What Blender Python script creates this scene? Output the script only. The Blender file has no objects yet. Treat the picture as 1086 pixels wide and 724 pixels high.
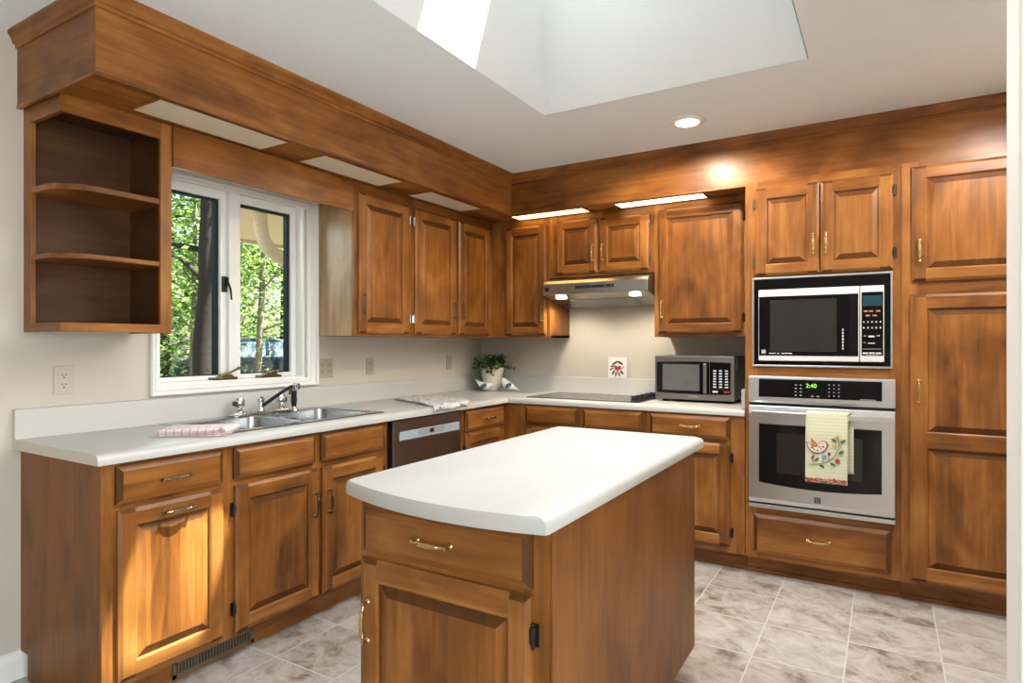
import bpy, bmesh, math, random
from mathutils import Vector, Matrix, noise
random.seed(7)
PI = math.pi
S = bpy.context.scene
COL = S.collection

# ------------------------------------------------------------------ camera
cam_d = bpy.data.cameras.new('camera'); cam = bpy.data.objects.new('camera', cam_d); COL.objects.link(cam)
cam_d.sensor_width = 36.0; cam_d.lens = 657.06 / 1086 * 36.0
cam_d.shift_y = 2.31 / 1086; cam_d.clip_start = .05; cam_d.clip_end = 200
cam.location = (0, 0, 1.28); cam.rotation_euler = (PI/2, 0, math.radians(31.0748))
S.camera = cam
# ------------------------------------------------------------------ colour management, world, sun, daylight
S.view_settings.view_transform = 'Standard'; S.view_settings.look = 'None'
S.view_settings.gamma = 1.0; S.view_settings.use_curve_mapping = False
S.view_settings.exposure = 0.42
S.cycles.use_denoising = True
S.cycles.max_bounces = 8; S.cycles.diffuse_bounces = 5; S.cycles.glossy_bounces = 4
S.cycles.transparent_max_bounces = 12
S.cycles.sample_clamp_indirect = 6.0

W = bpy.data.worlds.new('world'); S.world = W; W.use_nodes = True
wn = W.node_tree.nodes; wl = W.node_tree.links; wn.clear()
wo = wn.new('ShaderNodeOutputWorld'); bg = wn.new('ShaderNodeBackground'); sk = wn.new('ShaderNodeTexSky')
sk.sky_type = 'NISHITA'; sk.sun_disc = False; sk.sun_elevation = math.radians(62); sk.sun_rotation = math.radians(48)
sk.air_density = 1.3; sk.dust_density = 2.0; sk.ozone_density = 1.0
bg.inputs[1].default_value = 0.30
wl.new(sk.outputs[0], bg.inputs[0]); wl.new(bg.outputs[0], wo.inputs[0])

SUN_DIR = Vector((-.385, -.35, -1.0)).normalized()
sd = bpy.data.lights.new('sun', 'SUN'); sd.energy = 25.0; sd.angle = math.radians(.6); sd.color = (1, .975, .93)
so = bpy.data.objects.new('sun', sd); COL.objects.link(so); so.location = (4, 6, 9)
so.rotation_euler = SUN_DIR.to_track_quat('-Z', 'Y').to_euler()

def area(name, loc, target, sx, sy, power, color=(1, 1, 1), spread=180):
    d = bpy.data.lights.new(name, 'AREA'); d.shape = 'RECTANGLE'; d.size = sx; d.size_y = sy
    d.energy = power; d.color = color; d.spread = math.radians(spread)
    o = bpy.data.objects.new(name, d); COL.objects.link(o); o.location = loc
    o.rotation_euler = (Vector(target) - Vector(loc)).to_track_quat('-Z', 'Y').to_euler()
    return o
# area lamps added at assumed openings of the unseen adjoining room, tilted upward
area('added_light_rear', (2.25, -3.1, 1.55), (.0, .5, 6.0), 2.9, 1.6, 8, (.90, .955, 1))
area('added_light_side', (3.9, -1.0, 1.25), (-.9, .9, 2.7), 3.2, 1.8, 125, (.90, .955, 1))
# daylight falling through the roof window, and through the kitchen window
area('daylight_roof', (-.90, 2.10, 2.474), (-.90, 2.10, 0), 1.05, 1.3, 27, (.90, .96, 1), 150)
area('daylight_roof_pane', (-1.15, 2.49, 3.72), (-1.15, 2.49, 0), .66, .40, 2.5, (.93, .97, 1))
area('daylight_kitchen_window', (-3.7, 1.9, 2.1), (0, 2.1, .6), .9, .9, 14, (.96, 1, .95))

# ------------------------------------------------------------------ materials
def new_mat(name):
    m = bpy.data.materials.new(name); m.use_nodes = True
    nt = m.node_tree; b = nt.nodes['Principled BSDF']
    return m, nt, b
def mat(name, col, rough=.5, metal=0.0, coat=0.0, spec=.5, emit=None, estr=0.0, var=0.0, vscale=8.0, bump=0.0, bscale=60.0, aniso=0.0):
    m, nt, b = new_mat(name)
    b.inputs['Roughness'].default_value = rough; b.inputs['Metallic'].default_value = metal
    b.inputs['Coat Weight'].default_value = coat; b.inputs['Specular IOR Level'].default_value = spec
    b.inputs['Anisotropic'].default_value = aniso
    b.inputs['Base Color'].default_value = (*col, 1)
    tc = nt.nodes.new('ShaderNodeTexCoord')
    if var > 0:
        n = nt.nodes.new('ShaderNodeTexNoise'); n.inputs['Scale'].default_value = vscale; n.inputs['Detail'].default_value = 4
        r = nt.nodes.new('ShaderNodeMix'); r.data_type = 'RGBA'
        r.inputs[6].default_value = (*[c*(1-var) for c in col], 1); r.inputs[7].default_value = (*[min(1, c*(1+var)) for c in col], 1)
        nt.links.new(tc.outputs['Object'], n.inputs['Vector']); nt.links.new(n.outputs['Fac'], r.inputs[0]); nt.links.new(r.outputs[2], b.inputs['Base Color'])
    if bump > 0:
        n2 = nt.nodes.new('ShaderNodeTexNoise'); n2.inputs['Scale'].default_value = bscale; n2.inputs['Detail'].default_value = 3
        bp = nt.nodes.new('ShaderNodeBump'); bp.inputs['Strength'].default_value = bump; bp.inputs['Distance'].default_value = .004
        nt.links.new(tc.outputs['Object'], n2.inputs['Vector']); nt.links.new(n2.outputs['Fac'], bp.inputs['Height']); nt.links.new(bp.outputs[0], b.inputs['Normal'])
    if emit:
        b.inputs['Emission Color'].default_value = (*emit, 1); b.inputs['Emission Strength'].default_value = estr
    return m

def wood(name, axis, dark=(.085, .027, .005), mid=(.232, .083, .0145), light=(.42, .178, .041), rough=.40, coat=.05, board=.11, spec=.34):
    """stained birch, grain along one axis of the object"""
    m, nt, b = new_mat(name); N = nt.nodes.new; Lk = nt.links.new
    b.inputs['Roughness'].default_value = rough; b.inputs['Specular IOR Level'].default_value = spec; b.inputs['Coat Weight'].default_value = coat; b.inputs['Coat Roughness'].default_value = .25
    tc = N('ShaderNodeTexCoord'); oi = N('ShaderNodeObjectInfo')
    mul = N('ShaderNodeMath'); mul.operation = 'MULTIPLY'; mul.inputs[1].default_value = 13.7; Lk(oi.outputs['Random'], mul.inputs[0])
    add = N('ShaderNodeVectorMath'); add.operation = 'ADD'; Lk(tc.outputs['Object'], add.inputs[0]); Lk(mul.outputs[0], add.inputs[1])
    def mp(along, across):
        s = [across]*3; s['xyz'.index(axis)] = along
        k = N('ShaderNodeMapping'); k.inputs['Scale'].default_value = s; Lk(add.outputs[0], k.inputs['Vector']); return k
    def nz(k, scale, det, dist=0.0):
        n = N('ShaderNodeTexNoise'); n.inputs['Scale'].default_value = scale; n.inputs['Detail'].default_value = det; n.inputs['Distortion'].default_value = dist
        Lk(k.outputs[0], n.inputs['Vector']); return n
    blotch = nz(mp(1.5, 2.6), 1.6, 4, .9)
    fine = nz(mp(2.0, 62.0), 1.0, 5, .2)
    fig = nz(mp(1.1, 9.0), 1.6, 3, 1.8)
    k = mp(0.0, 9.3)
    fl = N('ShaderNodeVectorMath'); fl.operation = 'FLOOR'; Lk(k.outputs[0], fl.inputs[0])
    wn_ = N('ShaderNodeTexWhiteNoise'); wn_.noise_dimensions = '3D'; Lk(fl.outputs[0], wn_.inputs['Vector'])
    def ma(op, a, bb):
        x = N('ShaderNodeMath'); x.operation = op
        for i, q in enumerate((a, bb)):
            if isinstance(q, (int, float)): x.inputs[i].default_value = q
            else: Lk(q, x.inputs[i])
        return x.outputs[0]
    t = ma('ADD', ma('MULTIPLY', blotch.outputs['Fac'], .62), ma('MULTIPLY', fine.outputs['Fac'], .18))
    t = ma('ADD', t, ma('MULTIPLY', fig.outputs['Fac'], .34))
    t = ma('ADD', ma('ADD', t, ma('MULTIPLY', wn_.outputs['Value'], board)), .085-board*.5)
    rp = N('ShaderNodeValToRGB'); e = rp.color_ramp.elements
    e[0].position = .45; e[0].color = (*dark, 1); e[1].position = .90; e[1].color = (*light, 1)
    x = e.new(.66); x.color = (*mid, 1)
    Lk(t, rp.inputs[0]); Lk(rp.outputs[0], b.inputs['Base Color'])
    bp = N('ShaderNodeBump'); bp.inputs['Strength'].default_value = .06; bp.inputs['Distance'].default_value = .002
    Lk(fine.outputs['Fac'], bp.inputs['Height']); Lk(bp.outputs[0], b.inputs['Normal'])
    return m

WX_, WY_, WZ_ = wood('wood_grain_across', 'x'), wood('wood_grain_deep', 'y'), wood('wood_grain_upright', 'z')
WEND = wood('wood_end_grain', 'z', (.055, .019, .004), (.095, .033, .007), (.145, .054, .012), .65, .0, .02, .22)
WIN = wood('wood_interior_shaded', 'y', (.032, .012, .003), (.066, .025, .0065), (.11, .044, .012), .5, 0, .05)  # darkened: the shade inside the shelf unit is put into this colour
WPANEL = wood('wood_plain_panel', 'z', (.10, .033, .006), (.19, .068, .0125), (.285, .110, .024), .45, .03, .05, .3)
WBLEACH = wood('wood_sun_faded', 'z', (.16, .075, .025), (.33, .20, .085), (.50, .36, .19), .3, .2, .05)
M = dict(
    wall=mat('wall_paint', (.525, .48, .405), .6, var=.02, vscale=2, bump=.05, bscale=120),
    ceil=mat('ceiling_texture', (.865, .92, .97), .9, bump=.7, bscale=95),
    shaft=mat('shaft_texture', (.80, .81, .81), .9, bump=.4, bscale=95),
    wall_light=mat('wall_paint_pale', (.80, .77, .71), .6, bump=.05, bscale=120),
    trim=mat('white_trim_paint', (.80, .785, .74), .4),
    lam=mat('laminate_white', (.48, .474, .447), .38, var=.012, vscale=30),
    lamend=mat('laminate_end', (.56, .51, .43), .45),
    steel=mat('brushed_steel', (.66, .66, .655), .33, 1.0, var=.05, vscale=20),
    steel_dark=mat('dark_steel', (.30, .275, .255), .33, 1.0, var=.06, vscale=12),
    steel_sink=mat('sink_steel', (.50, .51, .51), .24, 1.0),
    chrome=mat('chrome', (.75, .76, .77), .10, 1.0),
    black=mat('black_plastic', (.012, .012, .013), .35),
    gblack=mat('black_glass', (.004, .004, .005), .07, spec=.28),
    gdark=mat('oven_glass', (.006, .006, .007), .09, spec=.32),
    screen=mat('microwave_mesh_window', (.026, .025, .023), .16, var=.2, spec=.35, vscale=7),
    screen2=mat('microwave_silver_window', (.12, .12, .115), .3, var=.15, vscale=22),
    grey=mat('grey_plastic', (.30, .31, .32), .4),
    lgrey=mat('light_grey_plastic', (.34, .40, .46), .35),
    white=mat('white_plastic', (.78, .77, .74), .4),
    ivory=mat('ivory_plastic', (.38, .345, .245), .45),
    outletw=mat('outlet_beige', (.50, .46, .385), .45),
    slot=mat('slot_dark', (.03, .027, .022), .6),
    brass=mat('antique_brass', (.62, .43, .20), .27, 1.0, var=.25, vscale=60),
    bronze=mat('aged_bronze', (.20, .155, .10), .34, 1.0, var=.4, vscale=70),
    hinge=mat('hinge_black', (.030, .024, .020), .42, .6),
    sash=mat('window_white', (.80, .79, .755), .35),
    gasket=mat('window_gasket_green', (.022, .034, .034), .95, spec=.05),
    acrylic=mat('acrylic_panel', (.76, .67, .52), .45, bump=.1, bscale=200),
    acrylic_on=mat('acrylic_panel_lit', (.8, .75, .62), .5, emit=(1, .66, .22), estr=3.4),
    acrylic_on2=mat('acrylic_panel_lit_pale', (.8, .75, .65), .5, emit=(1, .80, .48), estr=3.8),
    bulb=mat('lamp_lens', (.9, .9, .88), .4, emit=(1, .93, .80), estr=12.0),
    pot=mat('ceramic_pot', (.74, .69, .62), .35), soil=mat('soil', (.05, .035, .025), .9, var=.3, vscale=60),
    birdw=mat('porcelain_white', (.80, .80, .78), .2, coat=.4), birdb=mat('porcelain_blue', (.055, .10, .19), .25, coat=.4),
    red=mat('red_paint', (.45, .02, .02), .4), green_dk=mat('leaf_green_paint', (.05, .075, .04), .5),
    tile=mat('tile_glaze', (.76, .74, .72), .2, coat=.4),
    lcd=mat('lcd_green', (.05, .1, .02), .4, emit=(.35, 1, .05), estr=1.3),
    lcd_blue=mat('lcd_blue', (.012, .05, .075), .2), keyw=mat('key_print_white', (.62, .62, .62), .5), keyo=mat('key_print_orange', (.55, .22, .10), .5),
    vent=mat('register_bronze', (.17, .13, .085), .45, .4),
    bark=mat('bark', (.026, .019, .014), .9, var=.5, vscale=14, bump=.9, bscale=22),
    bark2=mat('bark_grey', (.20, .165, .13), .9, var=.4, vscale=14, bump=.8, bscale=22),
    porch=mat('porch_soffit_paint', (.82, .71, .58), .7), gutter=mat('gutter_paint', (.74, .64, .53), .5),
    ground=mat('forest_floor', (.17, .14, .08), .95, var=.5, vscale=3, bump=.6, bscale=10),
    car=mat('car_paint', (.02, .035, .065), .2, .3, coat=.8), carglass=mat('car_glass_sky_tint', (.38, .46, .55), .08, .6), tyre=mat('tyre_rubber', (.02, .02, .02), .8),  # car windows: reflected sky is put into their pale blue colour
)
def leaf_mat(name, cols, trans=.35):
    m, nt, b = new_mat(name); N = nt.nodes.new; Lk = nt.links.new
    g = N('ShaderNodeNewGeometry'); r = N('ShaderNodeValToRGB'); e = r.color_ramp.elements
    e[0].color = (*cols[0], 1); e[1].color = (*cols[-1], 1)
    for i, c in enumerate(cols[1:-1]): e.new((i+1)/(len(cols)-1)).color = (*c, 1)
    Lk(g.outputs['Random Per Island'], r.inputs[0]); Lk(r.outputs[0], b.inputs['Base Color']); b.inputs['Roughness'].default_value = .5
    t = N('ShaderNodeBsdfTranslucent'); Lk(r.outputs[0], t.inputs['Color'])
    mx = N('ShaderNodeMixShader'); mx.inputs[0].default_value = trans
    Lk(b.outputs[0], mx.inputs[1]); Lk(t.outputs[0], mx.inputs[2]); Lk(mx.outputs[0], nt.nodes['Material Output'].inputs[0])
    return m
M['leaf_pot'] = leaf_mat('pot_leaves', [(.012, .028, .010), (.035, .075, .02), (.09, .16, .045), (.30, .36, .15)], .2)
M['leaf_a'] = leaf_mat('tree_leaves_bright', [(.05, .11, .02), (.14, .27, .04), (.30, .43, .09), (.46, .56, .20)], .45)
M['leaf_b'] = leaf_mat('tree_leaves_green', [(.025, .06, .015), (.09, .18, .035), (.20, .33, .07), (.42, .50, .22)], .45)
M['leaf_c'] = leaf_mat('shrub_leaves', [(.02, .04, .01), (.045, .07, .018), (.08, .10, .03)], .3)
def glass_mat():
    m, nt, b = new_mat('window_glass'); N = nt.nodes.new; Lk = nt.links.new
    nt.nodes.remove(b)
    t = N('ShaderNodeBsdfTransparent'); t.inputs[0].default_value = (.93, .96, .95, 1)
    g = N('ShaderNodeBsdfGlossy'); g.inputs['Roughness'].default_value = .02
    f = N('ShaderNodeFresnel'); f.inputs[0].default_value = 1.18
    mx = N('ShaderNodeMixShader'); Lk(f.outputs[0], mx.inputs[0]); Lk(t.outputs[0], mx.inputs[1]); Lk(g.outputs[0], mx.inputs[2])
    Lk(mx.outputs[0], nt.nodes['Material Output'].inputs[0]); return m
M['glass'] = glass_mat()

def nmath(nt, op, a, b=None, c=None):
    x = nt.nodes.new('ShaderNodeMath'); x.operation = op
    for i, q in enumerate((a, b, c)):
        if q is None: continue
        if isinstance(q, (int, float)): x.inputs[i].default_value = q
        else: nt.links.new(q, x.inputs[i])
    return x.outputs[0]
def floor_mat():
    m, nt, b = new_mat('stone_look_tile'); N = nt.nodes.new; Lk = nt.links.new
    tc = N('ShaderNodeTexCoord'); sp = N('ShaderNodeSeparateXYZ'); Lk(tc.outputs['Object'], sp.inputs[0])
    P = .333; PY = .3376
    ux = nmath(nt, 'DIVIDE', nmath(nt, 'ADD', sp.outputs[0], .137 + P*60), P)
    uy = nmath(nt, 'DIVIDE', nmath(nt, 'ADD', sp.outputs[1], -1.672 + PY*60), PY)
    def edge(u):
        f = nmath(nt, 'FRACT', u); return nmath(nt, 'MINIMUM', f, nmath(nt, 'SUBTRACT', 1.0, f))
    d = nmath(nt, 'MINIMUM', edge(ux), edge(uy))
    gm = nmath(nt, 'LESS_THAN', d, .0085)
    cb = N('ShaderNodeCombineXYZ'); Lk(nmath(nt, 'FLOOR', ux), cb.inputs[0]); Lk(nmath(nt, 'FLOOR', uy), cb.inputs[1])
    wnn = N('ShaderNodeTexWhiteNoise'); Lk(cb.outputs[0], wnn.inputs['Vector'])
    off = N('ShaderNodeVectorMath'); off.operation = 'SCALE'; off.inputs['Scale'].default_value = 9.0; Lk(wnn.outputs['Color'], off.inputs[0])
    ad = N('ShaderNodeVectorMath'); ad.operation = 'ADD'; Lk(tc.outputs['Object'], ad.inputs[0]); Lk(off.outputs[0], ad.inputs[1])
    rot = N('ShaderNodeVectorRotate'); rot.rotation_type = 'Z_AXIS'; Lk(ad.outputs[0], rot.inputs['Vector']); rot.inputs['Angle'].default_value = .5
    st = N('ShaderNodeMapping'); st.inputs['Scale'].default_value = (1.0, 1.25, 1); Lk(rot.outputs[0], st.inputs[0])
    n1 = N('ShaderNodeTexNoise'); n1.inputs['Scale'].default_value = 7.0; n1.inputs['Detail'].default_value = 9; n1.inputs['Roughness'].default_value = .66; n1.inputs['Distortion'].default_value = .5; Lk(st.outputs[0], n1.inputs['Vector'])
    n2 = N('ShaderNodeTexNoise'); n2.inputs['Scale'].default_value = 3.4; n2.inputs['Detail'].default_value = 5; n2.inputs['Distortion'].default_value = .9; Lk(st.outputs[0], n2.inputs['Vector'])
    vein = nmath(nt, 'SUBTRACT', 1.0, nmath(nt, 'MINIMUM', 1.0, nmath(nt, 'MULTIPLY', nmath(nt, 'ABSOLUTE', nmath(nt, 'SUBTRACT', n2.outputs['Fac'], .5)), 42.0)))
    rp = N('ShaderNodeValToRGB'); e = rp.color_ramp.elements
    e[0].position = .32; e[0].color = (.175, .13, .10, 1); e[1].position = .64; e[1].color = (.49, .46, .43, 1); e.new(.46).color = (.36, .315, .275, 1)
    Lk(nmath(nt, 'ADD', n1.outputs['Fac'], nmath(nt, 'MULTIPLY', nmath(nt, 'SUBTRACT', wnn.outputs['Value'], .5), .10)), rp.inputs[0])
    mv = N('ShaderNodeMix'); mv.data_type = 'RGBA'; Lk(nmath(nt, 'MULTIPLY', vein, .38), mv.inputs[0]); Lk(rp.outputs[0], mv.inputs[6]); mv.inputs[7].default_value = (.56, .52, .47, 1)
    mg = N('ShaderNodeMix'); mg.data_type = 'RGBA'; Lk(gm, mg.inputs[0]); Lk(mv.outputs[2], mg.inputs[6]); mg.inputs[7].default_value = (.55, .525, .49, 1)
    Lk(mg.outputs[2], b.inputs['Base Color']); b.inputs['Roughness'].default_value = .42
    bp = N('ShaderNodeBump'); bp.inputs['Strength'].default_value = .35; bp.inputs['Distance'].default_value = .004
    Lk(nmath(nt, 'ADD', nmath(nt, 'MULTIPLY', gm, -.8), nmath(nt, 'MULTIPLY', n1.outputs['Fac'], .6)), bp.inputs['Height']); Lk(bp.outputs[0], b.inputs['Normal'])
    return m
M['floor'] = floor_mat()
def stripe_mat(name, base, colr, axes, period, width, rot=0.0):
    """woven cloth with stripes along the given object axes"""
    m, nt, b = new_mat(name); N = nt.nodes.new; Lk = nt.links.new
    tc = N('ShaderNodeTexCoord'); sp = N('ShaderNodeSeparateXYZ'); acc = None
    vr = N('ShaderNodeVectorRotate'); vr.rotation_type = 'Z_AXIS'; vr.inputs['Angle'].default_value = rot; Lk(tc.outputs['Object'], vr.inputs['Vector']); Lk(vr.outputs[0], sp.inputs[0])
    for a in axes:
        f = nmath(nt, 'LESS_THAN', nmath(nt, 'FRACT', nmath(nt, 'ADD', nmath(nt, 'DIVIDE', sp.outputs['xyz'.index(a)], period), 50.3)), width)
        acc = f if acc is None else nmath(nt, 'ADD', acc, f)
    mx = N('ShaderNodeMix'); mx.data_type = 'RGBA'; Lk(nmath(nt, 'MULTIPLY', acc, .6), mx.inputs[0]); mx.inputs[6].default_value = (*base, 1); mx.inputs[7].default_value = (*colr, 1)
    Lk(mx.outputs[2], b.inputs['Base Color']); b.inputs['Roughness'].default_value = .9
    return m
M['pink'] = stripe_mat('pink_check_cloth', (.74, .68, .66), (.60, .27, .27), 'xy', .030, .22, -math.radians(38))
M['cream'] = stripe_mat('cream_ribbed_cloth', (.66, .66, .47), (.52, .53, .36), 'z', .017, .25)
M['emb'] = [mat('thread_red', (.36, .04, .03), .8), mat('thread_white', (.72, .68, .62), .8), mat('thread_orange', (.55, .25, .05), .8), mat('thread_green', (.07, .12, .05), .8),
            mat('thread_blue', (.12, .32, .45), .8), mat('thread_pink', (.55, .18, .16), .8), mat('thread_brown', (.10, .055, .03), .8), mat('thread_yellow', (.6, .45, .08), .8)]
def print_mat():
    m, nt, b = new_mat('printed_cloth'); N = nt.nodes.new; Lk = nt.links.new
    tc = N('ShaderNodeTexCoord'); n = N('ShaderNodeTexNoise'); n.inputs['Scale'].default_value = 26; n.inputs['Detail'].default_value = 3; n.inputs['Distortion'].default_value = 2.5; Lk(tc.outputs['Object'], n.inputs['Vector'])
    r = N('ShaderNodeValToRGB'); e = r.color_ramp.elements; e[0].position = .36; e[0].color = (.10, .11, .15, 1); e[1].position = .46; e[1].color = (.62, .62, .60, 1); e.new(.41).color = (.28, .27, .34, 1)
    Lk(n.outputs['Fac'], r.inputs[0]); Lk(r.outputs[0], b.inputs['Base Color']); b.inputs['Roughness'].default_value = .9; return m
M['print'] = print_mat()

# ------------------------------------------------------------------ mesh helpers
ORG = {}
class MB:
    def __init__(s): s.v = []; s.f = []; s.m = []; s.loose = False
    def face(s, pts, m=0):
        s.loose = True; i = len(s.v); s.v += [tuple(p) for p in pts]; s.f.append(tuple(range(i, i+len(pts)))); s.m.append(m)
    def box(s, x0, x1, y0, y1, z0, z1, m=0):
        i = len(s.v)
        s.v += [(x, y, z) for z in (z0, z1) for y in (y0, y1) for x in (x0, x1)]
        for q in ((0, 2, 3, 1), (4, 5, 7, 6), (0, 1, 5, 4), (2, 6, 7, 3), (0, 4, 6, 2), (1, 3, 7, 5)):
            s.f.append(tuple(i+k for k in q)); s.m.append(m)
        return s
    def bars(s, a0, a1, b0, b1, wl, wr, wb, wt, fn, m=0):
        """four mitre-free bars of a rectangular frame: left and right full height, bottom and top between them"""
        for q in ((a0, a0+wl, b0, b1), (a1-wr, a1, b0, b1), (a0+wl, a1-wr, b0, b0+wb), (a0+wl, a1-wr, b1-wt, b1)): s.box(*fn(*q), m)
        return s
    def prism(s, prof, fn, a0, a1, m=0, mcap=None):
        """polygon prof swept from a0 to a1; fn(p, q, a) gives a point"""
        n = len(prof); i = len(s.v)
        s.v += [tuple(fn(p, q, a0)) for p, q in prof] + [tuple(fn(p, q, a1)) for p, q in prof]
        for k in range(n):
            s.f.append((i+k, i+(k+1) % n, i+n+(k+1) % n, i+n+k)); s.m.append(m)
        for r in (range(n-1, -1, -1), range(n, 2*n)):
            s.f.append(tuple(i+k for k in r)); s.m.append(m if mcap is None else mcap)
        return s
    def lathe(s, c, prof, seg=24, ax=(0, 0, 1), m=0, cap=True):
        """prof: (radius, height along ax)"""
        ax = Vector(ax).normalized(); a = ax.orthogonal().normalized(); b = ax.cross(a); c = Vector(c); i = len(s.v)
        for r, h in prof:
            for k in range(seg):
                t = 2*PI*k/seg; s.v.append(tuple(c + ax*h + (a*math.cos(t) + b*math.sin(t))*r))
        for j in range(len(prof)-1):
            for k in range(seg):
                k2 = (k+1) % seg; s.f.append((i+j*seg+k, i+j*seg+k2, i+(j+1)*seg+k2, i+(j+1)*seg+k)); s.m.append(m)
        if cap:
            s.f.append(tuple(i+k for k in range(seg-1, -1, -1))); s.m.append(m)
            e = i+(len(prof)-1)*seg; s.f.append(tuple(e+k for k in range(seg))); s.m.append(m)
        return s
    def tube(s, pts, rad, seg=10, m=0, sq=None):
        pts = [Vector(p) for p in pts]; n = len(pts); i = len(s.v)
        if not hasattr(rad, '__len__'): rad = [rad]*n
        up = None
        for j, p in enumerate(pts):
            d = (pts[min(j+1, n-1)] - pts[max(j-1, 0)]).normalized()
            if up is None: up = d.orthogonal().normalized()
            a = (up - d*up.dot(d)).normalized(); up = a; b = d.cross(a)
            for k in range(seg):
                t = 2*PI*k/seg; s.v.append(tuple(p + (a*math.cos(t) + b*math.sin(t))*rad[j]))
        for j in range(n-1):
            for k in range(seg):
                k2 = (k+1) % seg; s.f.append((i+j*seg+k, i+j*seg+k2, i+(j+1)*seg+k2, i+(j+1)*seg+k)); s.m.append(m)
        s.f.append(tuple(i+k for k in range(seg-1, -1, -1))); s.m.append(m)
        s.f.append(tuple(i+(n-1)*seg+k for k in range(seg))); s.m.append(m)
        return s
    def ball(s, c, r, seg=16, rings=10, m=0, rot=None):
        if not hasattr(r, '__len__'): r = (r, r, r)
        i = len(s.v); R = rot or Matrix.Identity(3)
        for j in range(rings+1):
            ph = -PI/2 + PI*j/rings
            for k in range(seg):
                t = 2*PI*k/seg
                s.v.append(tuple(Vector(c) + R @ Vector((r[0]*math.cos(ph)*math.cos(t), r[1]*math.cos(ph)*math.sin(t), r[2]*math.sin(ph)))))
        for j in range(rings):
            for k in range(seg):
                k2 = (k+1) % seg; s.f.append((i+j*seg+k, i+j*seg+k2, i+(j+1)*seg+k2, i+(j+1)*seg+k)); s.m.append(m)
        return s
    def grid(s, fn, nu, nv, m=0, flip=False):
        i = len(s.v)
        for a in range(nu+1):
            for b in range(nv+1): s.v.append(tuple(fn(a/nu, b/nv)))
        for a in range(nu):
            for b in range(nv):
                q = (i+a*(nv+1)+b, i+(a+1)*(nv+1)+b, i+(a+1)*(nv+1)+b+1, i+a*(nv+1)+b+1)
                s.f.append(q[::-1] if flip else q); s.m.append(m)
        return s
    def map(s, fn, start=0):
        s.v = s.v[:start] + [tuple(fn(*p)) for p in s.v[start:]]; return s
    def build(s, name, mats, parent=None, origin=None, smooth=False, bevel=0.0, weld=None, solid=0.0, sub=0, recalc=True):
        if weld is None: weld = s.loose
        me = bpy.data.meshes.new(name)
        o = bpy.data.objects.new(name, me); COL.objects.link(o)
        if parent is not None: org = ORG[parent.name]
        else: org = Vector(origin) if origin else Vector((0, 0, 0))
        ORG[o.name] = org
        me.from_pydata([(p[0]-org.x, p[1]-org.y, p[2]-org.z) for p in s.v], [], s.f)
        mats = mats if isinstance(mats, (list, tuple)) else [mats]
        for q in mats: me.materials.append(q)
        me.polygons.foreach_set('material_index', s.m)
        if weld or recalc:
            bm = bmesh.new(); bm.from_mesh(me)
            if weld: bmesh.ops.remove_doubles(bm, verts=bm.verts, dist=1e-5)
            if recalc: bmesh.ops.recalc_face_normals(bm, faces=bm.faces)
            bm.to_mesh(me); bm.free()
        if smooth:
            me.polygons.foreach_set('use_smooth', [True]*len(me.polygons))
            if smooth is not True: me.set_sharp_from_angle(angle=math.radians(smooth))
        if solid:
            q = o.modifiers.new('thickness', 'SOLIDIFY'); q.thickness = solid; q.offset = 0
        if sub:
            q = o.modifiers.new('smooth', 'SUBSURF'); q.levels = sub; q.render_levels = sub
        if bevel:
            q = o.modifiers.new('edge', 'BEVEL'); q.width = bevel; q.segments = 2; q.limit_method = 'ANGLE'; q.angle_limit = math.radians(40); q.harden_normals = False
        if parent is not None: o.parent = parent
        else: o.location = org
        return o
def tag(o, label, cat, group=None, kind=None):
    o['label'] = label; o['category'] = cat
    if group: o['group'] = group
    if kind: o['kind'] = kind
    return o
def thing(name, label, cat, loc, group=None):
    o = bpy.data.objects.new(name, None); COL.objects.link(o); o.location = loc; o.empty_display_size = .1
    ORG[o.name] = Vector(loc); return tag(o, label, cat, group)
def struct(mb, name, mats, parent=None, **k):
    o = mb.build(name, mats, parent, **k)
    if parent is None: o['kind'] = 'structure'
    return o

# ------------------------------------------------------------------ the setting
WX, WY, CZ = -2.85, 4.25, 2.47
# kitchen window opening in the left wall
OY0, OY1, OZ0, OZ1 = 1.585, 2.425, 1.085, 2.075
w = MB()
T = .16
w.box(WX-T, WX, -3.2, OY0, 0, 2.6); w.box(WX-T, WX, OY1, WY+.1, 0, 2.6); w.box(WX-T, WX, OY0, OY1, 0, OZ0); w.box(WX-T, WX, OY0, OY1, OZ1, 2.6)
struct(w, 'wall_left', M['wall'])
struct(MB().box(WX, .86, WY, WY+.12, 0, 2.6), 'wall_back', M['wall'])
struct(MB().box(.72, .86, 1.31, WY, 0, 2.6), 'wall_right', M['wall'])
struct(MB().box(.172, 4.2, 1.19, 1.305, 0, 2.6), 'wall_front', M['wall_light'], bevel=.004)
w = MB(); w.box(WX-T, .80, -3.32, -3.2, 0, 2.6); w.box(3.70, 4.2, -3.32, -3.2, 0, 2.6); w.box(.80, 3.70, -3.32, -3.2, 2.36, 2.6); w.box(.80, 3.70, -3.32, -3.2, 0, .34)
struct(w, 'wall_rear', mat('dark_wall_paint', (.22, .19, .16), .7))
w = MB(); w.box(4.0, 4.2, -3.2, -2.65, 0, 2.6); w.box(4.0, 4.2, .65, 1.19, 0, 2.6); w.box(4.0, 4.2, -2.65, .65, 2.4, 2.6); w.box(4.0, 4.2, -2.65, .65, 0, .3)
struct(w, 'wall_side', M['wall'])
struct(MB().box(WX-T, 4.2, -3.32, WY+.12, -.1, 0), 'floor', M['floor'])
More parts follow.
